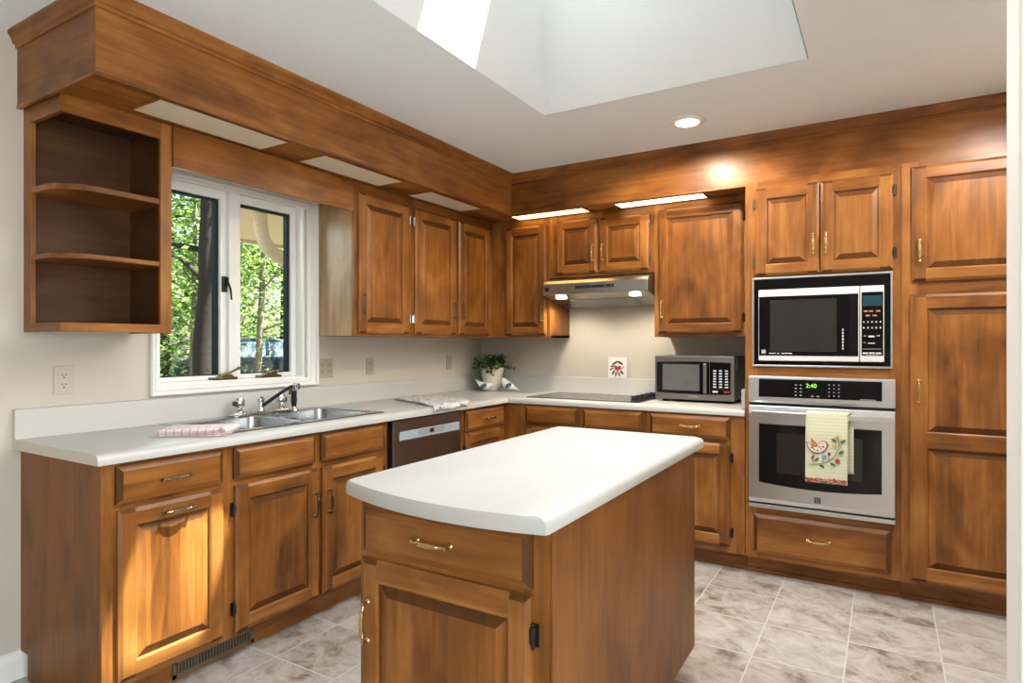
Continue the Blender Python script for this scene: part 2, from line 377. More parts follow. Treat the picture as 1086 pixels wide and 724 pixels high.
# ceiling with the flared shaft of the roof window
SX0, SX1, SY0, SY1 = -1.525, -.275, 1.05, 2.855
GX0, GX1, GY0, GY1, GZ = -1.50, -.80, 2.28, 2.70, 3.75
c = MB()
HX0, HX1, HY0, HY1 = .95, 3.75, -2.45, .45           # unseen roof window, added so sun bounces off the floor to the ceiling
c.box(WX-T, SX0, -3.32, WY+.12, CZ, CZ+.1); c.box(SX1, HX0, -3.32, WY+.12, CZ, CZ+.1); c.box(HX1, 4.2, -3.32, WY+.12, CZ, CZ+.1)
c.box(HX0, HX1, -3.32, HY0, CZ, CZ+.1); c.box(HX0, HX1, HY1, WY+.12, CZ, CZ+.1)
c.box(SX0, SX1, -3.32, SY0, CZ, CZ+.1); c.box(SX0, SX1, SY1, WY+.12, CZ, CZ+.1)
struct(c, 'ceiling', M['ceil'])
c = MB()
lo = [(SX0+.003, SY0+.003, CZ), (SX1-.003, SY0+.003, CZ), (SX1-.003, SY1-.003, CZ), (SX0+.003, SY1-.003, CZ)]
hx0, hx1, hy0, hy1 = SX0+.006, SX1-.09, SY0+.25, SY1-.01
hi = [(hx0, hy0, GZ), (hx1, hy0, GZ), (hx1, hy1, GZ), (hx0, hy1, GZ)]
def off(p, d):
    cx, cy = (SX0+SX1)/2, (SY0+SY1)/2
    return (p[0]+math.copysign(d, p[0]-cx), p[1]+math.copysign(d, p[1]-cy), p[2])
for k in range(4):
    a, b, e, f = lo[k], lo[(k+1) % 4], hi[(k+1) % 4], hi[k]
    c.face([a, b, e, f]); c.face([off(f, .06), off(e, .06), off(b, .06), off(a, .06)])
c.box(hx0-.06, GX0, hy0-.06, hy1+.06, GZ, GZ+.06); c.box(GX1, hx1+.06, hy0-.06, hy1+.06, GZ, GZ+.06)
c.box(GX0, GX1, hy0-.06, GY0, GZ, GZ+.06); c.box(GX0, GX1, GY1, hy1+.06, GZ, GZ+.06)
struct(c, 'ceiling_2', M['shaft'], recalc=False)
w2 = MB(); fw = .03
w2.box(GX0-fw, GX0, GY0-fw, GY1+fw, GZ+.06, GZ+.12); w2.box(GX1, GX1+fw, GY0-fw, GY1+fw, GZ+.06, GZ+.12); w2.box(GX0, GX1, GY0-fw, GY0, GZ+.06, GZ+.12); w2.box(GX0, GX1, GY1, GY1+fw, GZ+.06, GZ+.12)
w2o = struct(w2, 'window_2', M['sash'])
MB().box(GX0, GX1, GY0, GY1, GZ+.09, GZ+.096).build('pane', M['glass'], w2o)
w3o = struct(MB().bars(HX0-.04, HX1+.04, HY0-.04, HY1+.04, .04, .04, .04, .04, lambda a0, a1, b0, b1: (a0, a1, b0, b1, CZ+.1, CZ+.16)), 'added_roof_window', M['sash'])  # frame of the added roof window, out of view
MB().box(HX0-.01, HX1+.01, HY0-.01, HY1+.01, CZ+.13, CZ+.136).build('pane', M['glass'], w3o)
# baseboards
def bb(x0, x1, y0, y1, n, px):
    m = MB(); m.prism([(0, 0), (.016, 0), (.016, .075), (.010, .098), (0, .105)], lambda p, q, a: (x0+p, a, q) if px else (a, y0-p, q), y0 if px else x0, y1 if px else x1)
    struct(m, n, M['trim'])
bb(WX, 0, -3.2, 1.10, 'baseboard_left', True)

# soffit boxes and crown: stained boards hung from the ceiling above the cabinets
FX, FY, SZ, SE = -2.26, 3.744, 2.191, 1.055          # soffit faces, underside height, left end
m = MB(); m.box(WX, FX-.0162, SE+.0162, WY, SZ, CZ); b_ = .016
m.prism([(FX, SE), (FX, WY), (FX-b_, WY), (FX-b_, SE+b_)], lambda p, q, h: (p, q, h), SZ, CZ, 0)
m.prism([(FX, SE), (FX-b_, SE+b_), (WX, SE+b_), (WX, SE)], lambda p, q, h: (p, q, h), SZ, CZ, 1); struct(m, 'trim_1', [WY_, WX_])
m = MB(); m.box(FX, .72, FY, WY, SZ, CZ); struct(m, 'trim_2', WX_)
# little bead under the lower front edges
m = MB(); m.box(FX-.012, FX+.004, SE-.004, FY-.004, SZ-.012, SZ); m.box(WX, FX-.0122, SE-.004, SE+.012, SZ-.012, SZ); struct(m, 'trim_5', WY_, bevel=.002)
m = MB(); m.box(FX+.004, .72, FY-.004, FY+.012, SZ-.010, SZ); struct(m, 'trim_6', WX_, bevel=.002)
cp = [(0, -.062), (.006, -.062), (.008, -.050), (.016, -.046), (.020, -.030), (.028, -.016), (.031, -.012), (.031, 0), (0, 0)]
m = MB()
def cst(y_or, which): return None
n = len(cp); st = []
for p, q in cp: st.append([(WX, SE-p, CZ+q), (FX+p, SE-p, CZ+q), (FX+p, FY-p, CZ+q), (.72, FY-p, CZ+q)])
for k in range(n):
    k2 = (k+1) % n
    for j in range(3): m.face([st[k][j], st[k][j+1], st[k2][j+1], st[k2][j]], 0 if j == 1 else 1)
m.face([st[k][0] for k in range(n)]); m.face([st[k][3] for k in range(n)][::-1])
struct(m, 'trim_3', [WY_, WX_])

# ------------------------------------------------------------------ kitchen window
wo1 = bpy.data.objects.new('window_1', None); COL.objects.link(wo1); wo1.location = (WX, 2.0, OZ0); ORG['window_1'] = Vector(wo1.location); wo1['kind'] = 'structure'
cs = MB()
CY0, CY1, CZ0, CZ1 = 1.552, 2.512, 1.042, 2.128
iw = .078
X_ = lambda x0, x1: (lambda p0, p1, q0, q1: (x0, x1, p0, p1, q0, q1))
cs.bars(CY0, CY1, CZ0, CZ1, .040, iw, .046, iw, X_(WX+.0005, WX+.017))
cs.bars(CY0+.001, CY1-.001, CZ0+.001, CZ1-.001, .010, .020, .012, .020, X_(WX+.0172, WX+.026))
cs.bars(CY0+.018, CY1-.046, CZ0+.022, CZ1-.046, .008, .013, .008, .013, X_(WX+.0172, WX+.022))
cs.build('casing', M['trim'], wo1, bevel=.003)
# jamb liner
jb = MB(); XI = WX-.10
jb.bars(OY0-.003, OY1+.003, OZ0-.003, OZ1+.003, .015, .015, .015, .015, X_(XI, WX-.0005))
jb.box(XI-.015, WX-.03, 1.972, 2.034, OZ0+.0125, OZ1-.0125)
jb.build('jamb', M['sash'], wo1, bevel=.002)
for (y0, y1) in ((OY0+.0125, 1.9715), (2.0345, OY1-.0125)):
    sw = .033; z0, z1 = OZ0+.0125, OZ1-.0125; X0, X1 = WX-.115, WX-.055
    so_ = MB().bars(y0, y1, z0, z1, sw*.6, sw, .022, sw+.012, X_(X0, X1)).build('sash', M['sash'], wo1, bevel=.003)
    a0, a1, b0, b1 = y0+sw*.6+.0003, y1-sw-.0003, z0+.0223, z1-sw-.0123
    MB().bars(a0, a1, b0, b1, .005, .013, .005, .009, X_(X0+.006, X1-.018)).build('gasket', M['gasket'], so_)
    MB().box(X0+.018, X0+.024, a0+.002, a1-.005, b0+.002, b1-.004).build('pane', M['glass'], so_)
# cranks and latch
for yc in (1.945, 2.215):
    k = MB(); z = OZ0+.012
    k.box(WX-.05, WX+.0, yc-.075, yc+.055, z, z+.014); k.prism([(yc-.05, z+.014), (yc+.045, z+.014), (yc+.03, z+.026), (yc-.02, z+.026)], lambda p, q, a: (a, p, q), WX-.045, WX-.01)
    k.tube([(WX-.02, yc-.03, z+.022), (WX-.012, yc+.02, z+.036), (WX-.005, yc+.06, z+.055)] if yc < 2 else [(WX-.02, yc-.02, z+.022), (WX-.012, yc+.01, z+.034), (WX-.005, yc+.04, z+.036)], [.008, .006, .007], 8)
    if yc < 2: k.ball((WX-.005, yc+.064, z+.057), .009, 10, 6)
    k.build('crank', M['bronze'], wo1, bevel=.002)
k = MB(); k.box(WX-.06, WX-.046, 1.945, 1.975, 1.545, 1.625); k.box(WX-.046, WX-.034, 1.962, 1.980, 1.575, 1.62); k.tube([(WX-.036, 1.965, 1.60), (WX-.028, 1.978, 1.56), (WX-.03, 1.985, 1.505)], [.007, .006, .005], 8)
k.build('latch', M['hinge'], wo1, bevel=.002)

# ------------------------------------------------------------------ cabinet parts
class Face:
    """a cabinet front plane: L faces +x (left run), B faces -y (back run, island)"""
    def __init__(s, run, pos): s.run = run; s.pos = pos
    def __call__(s, u, v, w): return (s.pos+w, u, v) if s.run == 'L' else (u, s.pos-w, v)
    @property
    def hor(s): return WY_ if s.run == 'L' else WX_
def inset(R, d): return (R[0]+d, R[1]-d, R[2]+d, R[3]-d)
def ring(mb, A, wa, B, wb, ms):
    a = [(A[0], A[2], wa), (A[1], A[2], wa), (A[1], A[3], wa), (A[0], A[3], wa)]; b = [(B[0], B[2], wb), (B[1], B[2], wb), (B[1], B[3], wb), (B[0], B[3], wb)]
    for k, mm in zip(range(4), (ms[2], ms[1], ms[0], ms[3])):   # bottom, right, top, left
        k2 = (k+1) % 4; mb.face([a[k], a[k2], b[k2], b[k]], mm)
def rect(mb, R, w, m): mb.face([(R[0], R[2], w), (R[1], R[2], w), (R[1], R[3], w), (R[0], R[3], w)], m)
def pull(parent, F, u, v, w0, orient, m, L=.118):
    """antique bail pull: two round feet, a swelling fluted grip with collars"""
    k = MB(); h = L/2
    for sg in (-1, 1):
        k.lathe((sg*(h-.008), 0, 0), [(.0085, 0), (.0085, .003), (.006, .005), (.0045, .010), (.0045, .017), (.006, .020), (.005, .025), (.002, .0265)], 12, (0, 0, 1))
    n = 22; pts = []; rad = []
    for j in range(n+1):
        t = -1+2*j/n; a = abs(t)
        pts.append((t*(h-.010), 0, .019 + .007*(1-a*a)))
        r = .0058 if a < .52 else (.0072 if a < .62 else (.0040 if a < .70 else (.0058 if a < .78 else .0038)))
        rad.append(r)
    k.tube(pts, rad, 10)
    for sg in (-1, 1):
        k.tube([(-h*.5, sg*.0042, .0275), (0, sg*.0046, .0305), (h*.5, sg*.0042, .0275)], .0019, 6)
    if orient == 'v': k.map(lambda x, y, z: (-y, x, z))
    k.map(lambda x, y, z: F(u+x, v+y, w0+z))
    return k.build('handle', m, parent, smooth=45)
def door(parent, F, u0, u1, v0, v1, hd=None, hm=None, mids=None, s=.056, name='door'):
    t, c, cd = .020, .013, .008; R = (u0, u1, v0, v1); mb = MB()
    rect(mb, R, 0, 0); ring(mb, R, 0, R, t-cd, (1, 0, 1, 0))
    I = inset(R, c)
    for (va, vb) in ((v0, v0+c), (v1, v1-c)):
        wa, wb = t-cd, t
        us = [(u0, u0+c), (u0+s, u0+s), (u1-s, u1-s), (u1, u1-c)]
        for k, mm in zip(range(3), (2, 1, 2)):
            mb.face([(us[k][0], va, wa), (us[k+1][0], va, wa), (us[k+1][1], vb, wb), (us[k][1], vb, wb)], mm)
    for (ua, ub) in ((u0, u0+c), (u1, u1-c)):
        mb.face([(ua, v0, t-cd), (ua, v1, t-cd), (ub, v1-c, t), (ub, v0+c, t)], 0)
    rect(mb, (u0+c, u0+s, v0+c, v1-c), t, 0); rect(mb, (u1-s, u1-c, v0+c, v1-c), t, 0)
    rect(mb, (u0+s, u1-s, v0+c, v0+s), t, 1); rect(mb, (u0+s, u1-s, v1-s, v1-c), t, 1)
    ops = [(v0+s, v1-s)]
    if mids:
        ops = [(v0+s, mids[0]), (mids[1], v1-s)]; rect(mb, (u0+s, u1-s, mids[0], mids[1]), t, 1)
    for va, vb in ops:
        O = (u0+s, u1-s, va, vb); O2 = inset(O, .006); O3 = inset(O, .006+.030)
        ring(mb, O, t, O2, t-.004, (1, 0, 1, 0)); ring(mb, O2, t-.004, O2, t-.011, (1, 0, 1, 0)); ring(mb, O2, t-.011, O3, t-.0025, (2, 0, 2, 0)); rect(mb, O3, t-.0025, 0)
    mb.map(F)
    d = mb.build(name, [WZ_, F.hor, WEND], parent)
    if hd: pull(d, F, hd[0], hd[1], t, hd[2], hm or M['brass'])
    return d
def drawer(parent, F, u0, u1, v0, v1, hd=None, hm=None, name='drawer'):
    t, c, cd = .021, .019, .011; R = (u0, u1, v0, v1); I = inset(R, c); mb = MB()
    rect(mb, R, 0, 1); ring(mb, R, 0, R, t-cd, (1, 2, 1, 2)); ring(mb, R, t-cd, I, t, (1, 2, 1, 2)); rect(mb, I, t, 1)
    mb.map(F); d = mb.build(name, [WZ_, F.hor, WEND], parent)
    if hd: pull(d, F, hd[0], hd[1], t, hd[2], hm or M['brass'])
    return d
def hinge(parent, F, u, v, m, side=1):
    k = MB(); k.box(u-.006, u+.006, v-.026, v+.026, .001, .004); k.tube([(u-.004*side, v-.022, .012), (u-.004*side, v+.022, .012)], .0055, 8)
    k.box(u-.008*side-.004, u-.008*side+.004, v-.017, v+.017, .003, .016)
    for sg in (-1, 1): k.ball((u-.004*side, v+sg*.026, .012), .005, 8, 6)
    k.map(F); k.build('hinge', m, parent, smooth=40)
def frame(parent, F, u0, u1, v0, v1, stiles, rails, t=.020):
    """face frame: stiles (u ranges) full height, rails (v ranges) between them; its front is F's plane"""
    mb = MB()
    for a, b in stiles: mb.box(a, b, v0, v1, -t, 0, 0)
    ss = sorted(stiles)
    for k in range(len(ss)-1):
        for a, b in rails:
            if ss[k+1][0] - ss[k][1] > .02: mb.box(ss[k][1], ss[k+1][0], a, b, -t, -.0005, 1)
    mb.map(F); return mb.build('face_frame', [WZ_, F.hor], parent)
def carcass(parent, x0, x1, y0, y1, z0, z1, t=.016, open_front='L', top=True, wood_=None):
    mb = MB()
    mb.box(x0, x1, y0, y1, z0, z0+t); 
    if top: mb.box(x0, x1, y0, y1, z1-t, z1)
    if open_front == 'L': mb.box(x0, x1, y0, y0+t, z0, z1); mb.box(x0, x1, y1-t, y1, z0, z1); mb.box(x0, x0+t*.5, y0, y1, z0, z1)
    elif open_front == 'B': mb.box(x0, x0+t, y0, y1, z0, z1); mb.box(x1-t, x1, y0, y1, z0, z1); mb.box(x0, x1, y1-t*.5, y1, z0, z1)
    return mb.build('carcass', wood_ or WPANEL, parent)

BX, BY = -2.248, 3.629      # base face frame planes
ZB, ZT = .100, .8755        # carcass bottom and top
FL, FB = Face('L', BX), Face('B', BY)
def base_left(y0, y1, label):
    t = thing('base_cabinet', label, 'cabinet', ((WX+BX)/2, (y0+y1)/2, 0)); return t
EPS = .0006
# 1: left end cabinet
t = base_left(1.070, 1.530, 'wooden base cabinet at the free end of the sink counter, sunlit door')
carcass(t, WX+.001, BX-.0205, 1.070, 1.5295, ZB, ZT)
MB().box(WX+.001, BX-.0205, 1.066, 1.0695, ZB, ZT).box(WX+.06, BX-.062, 1.066, 1.085, .0, ZB).build('end_panel', WPANEL, t)
frame(t, FL, 1.067, 1.5295, ZB, ZT, [(1.067, 1.128), (1.490, 1.5295)], [(.845, ZT), (.700, .742), (ZB, .135)])
drawer(t, FL, 1.108, 1.504, .731, .862, (1.308, .793, 'h'), M['bronze'])
door(t, FL, 1.113, 1.506, .122, .710, (1.318, .672, 'h'), M['bronze'])
MB().box(BX-.085, BX-.065, 1.0862, 1.5295, 0, ZB-.001).build('toe_kick', WY_, t)
# 2: sink base, two doors under two false fronts
t = base_left(1.530, 2.455, 'wide wooden base cabinet under the sink, pair of doors')
carcass(t, WX+.001, BX-.0205, 1.5303, 2.4545, ZB, ZT, top=False)
frame(t, FL, 1.5303, 2.4545, ZB, ZT, [(1.5303, 1.572), (1.958, 2.012), (2.405, 2.4545)], [(.845, ZT), (.700, .742), (ZB, .135)])
drawer(t, FL, 1.553, 1.967, .735, .862, name='false_front'); drawer(t, FL, 2.002, 2.417, .735, .863, name='false_front')
door(t, FL, 1.558, 1.984, .117, .708, (1.955, .545, 'v'), M['bronze']); door(t, FL, 2.006, 2.414, .117, .706, (2.038, .545, 'v'), M['bronze'])
for v in (.615, .215): hinge(t, FL, 1.548, v, M['hinge'], -1); hinge(t, FL, 2.424, v, M['hinge'], 1)
MB().box(BX-.085, BX-.065, 1.5303, 2.4545, 0, ZB-.001).build('toe_kick', WY_, t)
# dishwasher
t = thing('dishwasher', 'brown-tinted stainless dishwasher under the counter between wooden cabinets', 'dishwasher', ((WX+BX)/2, 2.79, 0))
MB().box(WX+.02, BX-.01, 2.474, 3.100, .10, .865).build('tub', M['black'], t)
MB().box(BX-.006, BX+.018, 2.482, 3.092, .115, .866).build('door', M['steel_dark'], t, bevel=.004)
p_ = MB().box(BX+.0182, BX+.0215, 2.530, 3.075, .757, .806).build('control_strip', M['lgrey'], t, bevel=.002)
MB().box(BX+.0216, BX+.0228, 2.690, 2.920, .770, .800).box(BX+.0216, BX+.0225, 2.69, 2.93, .795, .804).build('pocket_handle', M['grey'], p_)
MB().box(BX+.0229, BX+.0236, 2.785, 2.822, .775, .797).build('display', M['black'], p_)
MB().box(BX-.09, BX-.07, 2.474, 3.100, .0, .10).build('kick_plate', M['black'], t)
# 3: corner drawer cabinet beside the dishwasher
t = base_left(3.115, 4.2, 'wooden corner base cabinet with narrow drawer between dishwasher and cooktop cabinets')
carcass(t, WX+.001, BX-.0205, 3.1155, WY-.001, ZB, ZT)
frame(t, FL, 3.1155, BY+.0, ZB, ZT, [(3.1155, 3.165), (3.605, BY-.0005)], [(.845, ZT), (.700, .742), (ZB, .135)])
drawer(t, FL, 3.148, 3.598, .733, .861, (3.40, .795, 'h'), M['bronze'], )
door(t, FL, 3.148, 3.598, .117, .715)
for v in (.62, .21): hinge(t, FL, 3.140, v, M['hinge'], -1)
MB().box(BX-.085, BX-.065, 3.1155, BY+.06, 0, ZB-.001).build('toe_kick', WY_, t)
# 4: cooktop base on the back wall
t = thing('base_cabinet', 'wooden base cabinet below the cooktop, two blank panels over two doors', 'cabinet', (-1.68, 3.93, 0))
carcass(t, BX+.002, -1.236, BY+.0205, WY-.001, ZB, ZT, open_front='B')
frame(t, FB, BX+.002, -1.2365, ZB, ZT, [(BX+.002, -2.055), (-1.700, -1.640), (-1.275, -1.2365)], [(.845, ZT), (.715, .752), (ZB, .135)])
drawer(t, FB, -2.075, -1.688, .750, .864, name='false_front'); drawer(t, FB, -1.652, -1.262, .750, .864, name='false_front')
door(t, FB, -2.075, -1.688, .117, .728, (-1.718, .58, 'v')); door(t, FB, -1.652, -1.262, .117, .728, (-1.622, .58, 'v'))
MB().box(BX-.06, -1.2365, BY+.065, BY+.085, 0, ZB-.001).build('toe_kick', WX_, t)
# 5: drawer base left of the oven
t = thing('base_cabinet', 'wooden base cabinet with brass-pull drawer under the silver microwave, beside the oven', 'cabinet', (-.96, 3.93, 0))
carcass(t, -1.2355, -.672, BY+.0205, WY-.001, ZB, ZT, open_front='B')
frame(t, FB, -1.2355, -.672, ZB, ZT, [(-1.2355, -1.190), (-.770, -.672)], [(.845, ZT), (.700, .745), (ZB, .145)])
drawer(t, FB, -1.212, -.749, .738, .863, (-.972, .803, 'h'))
door(t, FB, -1.212, -.749, .140, .714, (-1.182, .56, 'v'))
for v in (.637, .217): hinge(t, FB, -.738, v, M['hinge'], 1)
MB().box(-1.2355, -.672, BY+.065, BY+.085, 0, ZB-.001).build('toe_kick', WX_, t)

# floor register in the toe kick below the sunlit cabinet
t = thing('vent_register', 'long bronze vent grille set into the toe kick under the sink cabinets', 'vent', (BX-.06, 1.52, .01))
k = MB(); y0, y1, z0, z1 = 1.345, 1.695, .008, .078; xx = BX-.0645
k.box(xx, xx+.006, y0, y1, z0, z0+.016); k.box(xx, xx+.006, y0, y1, z1-.014, z1); k.box(xx, xx+.006, y0, y0+.014, z0, z1); k.box(xx, xx+.006, y1-.014, y1, z0, z1)
for j in range(25): k.box(xx+.001, xx+.005, y0+.02+j*.0128, y0+.026+j*.0128, z0+.012, z1-.010)
k.build('grille', M['vent'], t); MB().box(xx, xx+.0008, y0+.01, y1-.01, z0+.01, z1-.01).build('backing', M['slot'], t)

# ------------------------------------------------------------------ tall cabinets
t = thing('oven_cabinet', 'tall wooden cabinet holding the built-in microwave and the oven', 'cabinet', (-.30, 3.94, 0))
TX0, TX1, TT = -.668, .066, 2.172
m = MB(); y0, y1 = BY+.0205, WY-.001
m.box(TX0, TX0+.018, y0, y1, ZB, TT); m.box(TX1-.018, TX1, y0, y1, ZB, TT); m.box(TX0, TX1, y1-.01, y1, ZB, TT)
for z in (ZB, .355, 1.125, 1.645, TT-.016): m.box(TX0+.018, TX1-.018, y0, y1-.01, z, z+.014)
m.build('carcass', WPANEL, t)
frame(t, FB, TX0, TX1, ZB, TT, [(TX0, -.605), (.008, TX1)], [(2.115, TT), (1.635, 1.668), (1.098, 1.165), (.335, .392), (ZB, .150)])
door(t, FB, -.616, -.297, 1.652, 2.130, (-.323, 1.803, 'v')); door(t, FB, -.291, .033, 1.652, 2.128, (-.263, 1.803, 'v'))
for v in (2.045, 1.732): hinge(t, FB, -.625, v, M['bronze'], -1); hinge(t, FB, .042, v, M['hinge'], 1)
drawer(t, FB, -.622, .022, .134, .346, (-.30, .241, 'h'))
MB().box(TX0, TX1, BY+.065, BY+.085, .0, ZB-.001).box(TX0, TX1, BY+.057, BY+.0649, 0, .022).build('toe_kick', WX_, t)
t = thing('pantry_cabinet', 'tall wooden pantry cabinet to the right of the ovens, two stacked doors', 'cabinet', (.39, 3.94, 0))
PX0, PX1 = .0672, .7185
carcass(t, PX0, PX1, y0, y1, ZB, TT, open_front='B')
frame(t, FB, PX0, PX1, ZB, TT, [(PX0, .135), (.665, PX1)], [(2.12, TT), (1.505, 1.60), (ZB, .140)])
door(t, FB, .112, .688, 1.585, 2.145, (.143, 1.731, 'v')); door(t, FB, .105, .688, .121, 1.520, (.140, 1.047, 'v'), mids=(.775, .847), s=.066)
MB().box(PX0, PX1, BY+.065, BY+.085, .0, ZB-.001).box(PX0, PX1, BY+.057, BY+.0649, 0, .022).build('toe_kick', WX_, t)

# ------------------------------------------------------------------ upper cabinets
UX, UY, UZ = -2.54, 3.93, 1.324
GL, GB = Face('L', UX), Face('B', UY)
CH = M['chrome']
t = thing('wall_cabinet', 'single-door wooden wall cabinet next to the window, faded side panel', 'cabinet', (-2.7, 2.75, UZ))
carcass(t, WX+.001, UX-.0205, 2.513, 2.9865, UZ, SZ-.001)
MB().box(WX+.001, UX-.0205, 2.508, 2.5129, UZ, SZ-.001).build('side_panel', WBLEACH, t)
frame(t, GL, 2.508, 2.9865, UZ, SZ-.001, [(2.508, 2.553), (2.945, 2.9865)], [(2.11, SZ-.001), (UZ, 1.365)])
door(t, GL, 2.530, 2.960, 1.340, 2.133, (2.560, 1.505, 'v'), M['bronze'])
for v in (2.045, 1.435): hinge(t, GL, 2.971, v, CH, 1)
t = thing('wall_cabinet', 'double-door wooden wall cabinet over the dishwasher, beside the room corner', 'cabinet', (-2.7, 3.5, UZ))
carcass(t, WX+.001, UX-.0205, 2.9872, WY-.001, UZ, SZ-.001)
frame(t, GL, 2.9872, UY-.0005, UZ, SZ-.001, [(2.9872, 3.035), (3.435, 3.495), (3.880, UY-.0005)], [(2.11, SZ-.001), (UZ, 1.365)])
door(t, GL, 3.017, 3.449, 1.342, 2.133, (3.418, 1.505, 'v'), M['bronze']); door(t, GL, 3.480, 3.872, 1.342, 2.130, (3.510, 1.505, 'v'), M['bronze'])
for v in (2.045, 1.435): hinge(t, GL, 3.006, v, CH, -1); hinge(t, GL, 3.884, v, M['bronze'], 1)
t = thing('wall_cabinet', 'narrow wooden wall cabinet in the corner, left of the range hood', 'cabinet', (-2.28, 4.1, UZ))
carcass(t, UX+.001, -2.052, UY+.0205, WY-.001, UZ, SZ-.001, open_front='B')
frame(t, GB, UX+.001, -2.0525, UZ, SZ-.001, [(UX+.001, -2.395), (-2.105, -2.0525)], [(2.11, SZ-.001), (UZ, 1.365)])
door(t, GB, -2.418, -2.078, 1.342, 2.130, (-2.105, 1.495, 'v'), M['bronze'])
for v in (2.045,): hinge(t, GB, -2.429, v, M['bronze'], -1)
t = thing('wall_cabinet', 'short two-door wooden wall cabinet directly above the range hood', 'cabinet', (-1.67, 4.1, 1.745))
carcass(t, -2.0515, -1.286, UY+.0205, WY-.001, 1.745, SZ-.001, open_front='B')
frame(t, GB, -2.0515, -1.2865, 1.745, SZ-.001, [(-2.0515, -1.975), (-1.700, -1.650), (-1.340, -1.2865)], [(2.11, SZ-.001), (1.745, 1.785)])
door(t, GB, -1.996, -1.686, 1.768, 2.140, (-1.712, 1.90, 'v')); door(t, GB, -1.667, -1.320, 1.763, 2.130, (-1.640, 1.90, 'v'))
for v in (2.06, 1.83): hinge(t, GB, -1.311, v, M['bronze'], 1)
t = thing('wall_cabinet', 'large single-door wooden wall cabinet over the silver microwave', 'cabinet', (-.98, 4.1, UZ))
carcass(t, -1.2855, -.669, UY+.0205, WY-.001, UZ, SZ-.001, open_front='B')
frame(t, GB, -1.2855, -.669, UZ, SZ-.001, [(-1.2855, -1.225), (-.770, -.669)], [(2.11, SZ-.001), (UZ, 1.365)])
door(t, GB, -1.258, -.738, 1.348, 2.140, (-1.230, 1.50, 'v'))
for v in (2.05, 1.44): hinge(t, GB, -.729, v, M['hinge'], 1)

# open shelf unit at the left end
t = thing('shelf_unit', 'open wooden corner shelf unit hanging left of the window', 'shelf', (-2.7, 1.28, UZ))
Y0, Y1, X1 = 1.075, 1.483, -2.553
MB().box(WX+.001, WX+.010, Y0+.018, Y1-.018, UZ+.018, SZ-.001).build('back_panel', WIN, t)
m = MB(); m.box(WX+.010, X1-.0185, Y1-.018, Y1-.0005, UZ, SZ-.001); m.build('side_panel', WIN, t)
m = MB()
m.box(WX+.001, WX+.060, Y0, Y0+.018, UZ, SZ-.001, 0)             # wall stile of the open end
m.box(X1-.018, X1, Y1-.046, Y1-.0005, UZ, SZ-.001, 0)              # front stile by the window
m.box(WX+.060, X1, Y0, Y0+.018, SZ-.068, SZ-.001, 2); m.box(X1-.018, X1, Y0+.018, Y1-.046, SZ-.068, SZ-.001, 1)
m.box(WX+.060, X1, Y0, Y0+.018, UZ, UZ+.034, 2); m.box(X1-.018, X1, Y0+.018, Y1-.046, UZ, UZ+.034, 1)
m.build('face_frame', [WZ_, WY_, WX_], t, bevel=.0015)
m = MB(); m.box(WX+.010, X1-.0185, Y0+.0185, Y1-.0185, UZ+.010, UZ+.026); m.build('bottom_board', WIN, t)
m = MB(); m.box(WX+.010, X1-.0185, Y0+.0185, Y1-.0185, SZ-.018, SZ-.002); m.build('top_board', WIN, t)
for z, th in ((1.853, .024), (1.598, .020)):
    m = MB(); a, b = Y0+.004, Y1-.0185; xr = X1-.004
    poly = [(WX+.010, a), (WX+.17, a), (WX+.21, a+.006), (xr-.03, a+.055), (xr-.006, a+.085), (xr, a+.12), (xr, b-.028), (xr-.016, b-.028), (xr-.016, b), (WX+.010, b)]
    m.prism(poly, lambda p, q, h: (p, q, h), z, z+th); m.build('shelf', WY_, t, bevel=.004)
# board above the window
tag(MB().box(UX-.019, UX, 1.4845, 2.5065, 2.018, SZ-.001).build('window_valance', WY_, origin=(UX, 2.0, 2.018), bevel=.003), 'long wooden valance board spanning above the window', 'valance')

# light panels set under the soffit
LP = [(-2.495, -2.300, 1.295, 1.868, 'acrylic', 'unlit light panel under the soffit, above the open shelf unit', 1), (-2.495, -2.310, 2.090, 2.650, 'acrylic', 'unlit light panel under the soffit, above the window valance', 1),
      (-2.495, -2.320, 2.915, 3.455, 'acrylic', 'unlit light panel under the soffit above the double-door wall cabinet', 1),
      (-2.290, -1.735, 3.785, 3.915, 'acrylic_on', 'glowing golden light panel above the narrow cabinet and the range hood', 0), (-1.505, -.945, 3.785, 3.915, 'acrylic_on2', 'glowing pale light panel above the large single-door wall cabinet', 0)]
for x0, x1, y0_, y1_, mk, lab, lr in LP:
    t = thing('soffit_light', lab, 'light', ((x0+x1)/2, (y0_+y1_)/2, SZ-.008), 'light panels under the soffit')
    MB().box(x0, x1, y0_, y1_, SZ-.006, SZ-.001).build('diffuser', M[mk], t)
    g = MB().bars(x0-.008, x1+.008, y0_-.008, y1_+.008, .0078, .0078, .0078, .0078, lambda p0, p1, q0, q1: (p0, p1, q0, q1, SZ-.008, SZ-.0005))
    g.build('frame', WY_ if lr else WX_, t)

# recessed ceiling lamp
t = thing('recessed_light', 'round recessed downlight glowing in the ceiling beside the skylight', 'light', (-.906, 3.317, CZ))
MB().lathe((-.906, 3.317, CZ-.0005), [(.060, -.012), (.062, -.004), (.098, -.006), (.102, -.003), (.102, 0)], 40, cap=False).build('trim_ring', M['white'], t, smooth=30)
MB().lathe((-.906, 3.317, CZ-.0125), [(.0605, 0), (.050, -.004), (.02, -.006)], 32).build('lens', M['bulb'], t, smooth=True)
d = bpy.data.lights.new('recessed_lamp', 'SPOT'); d.energy = 55; d.spot_size = math.radians(174); d.spot_blend = .35; d.color = (1, .86, .66); d.shadow_soft_size = .05
o = bpy.data.objects.new('recessed_lamp', d); COL.objects.link(o); o.parent = t; o.location = (0, 0, -.035)
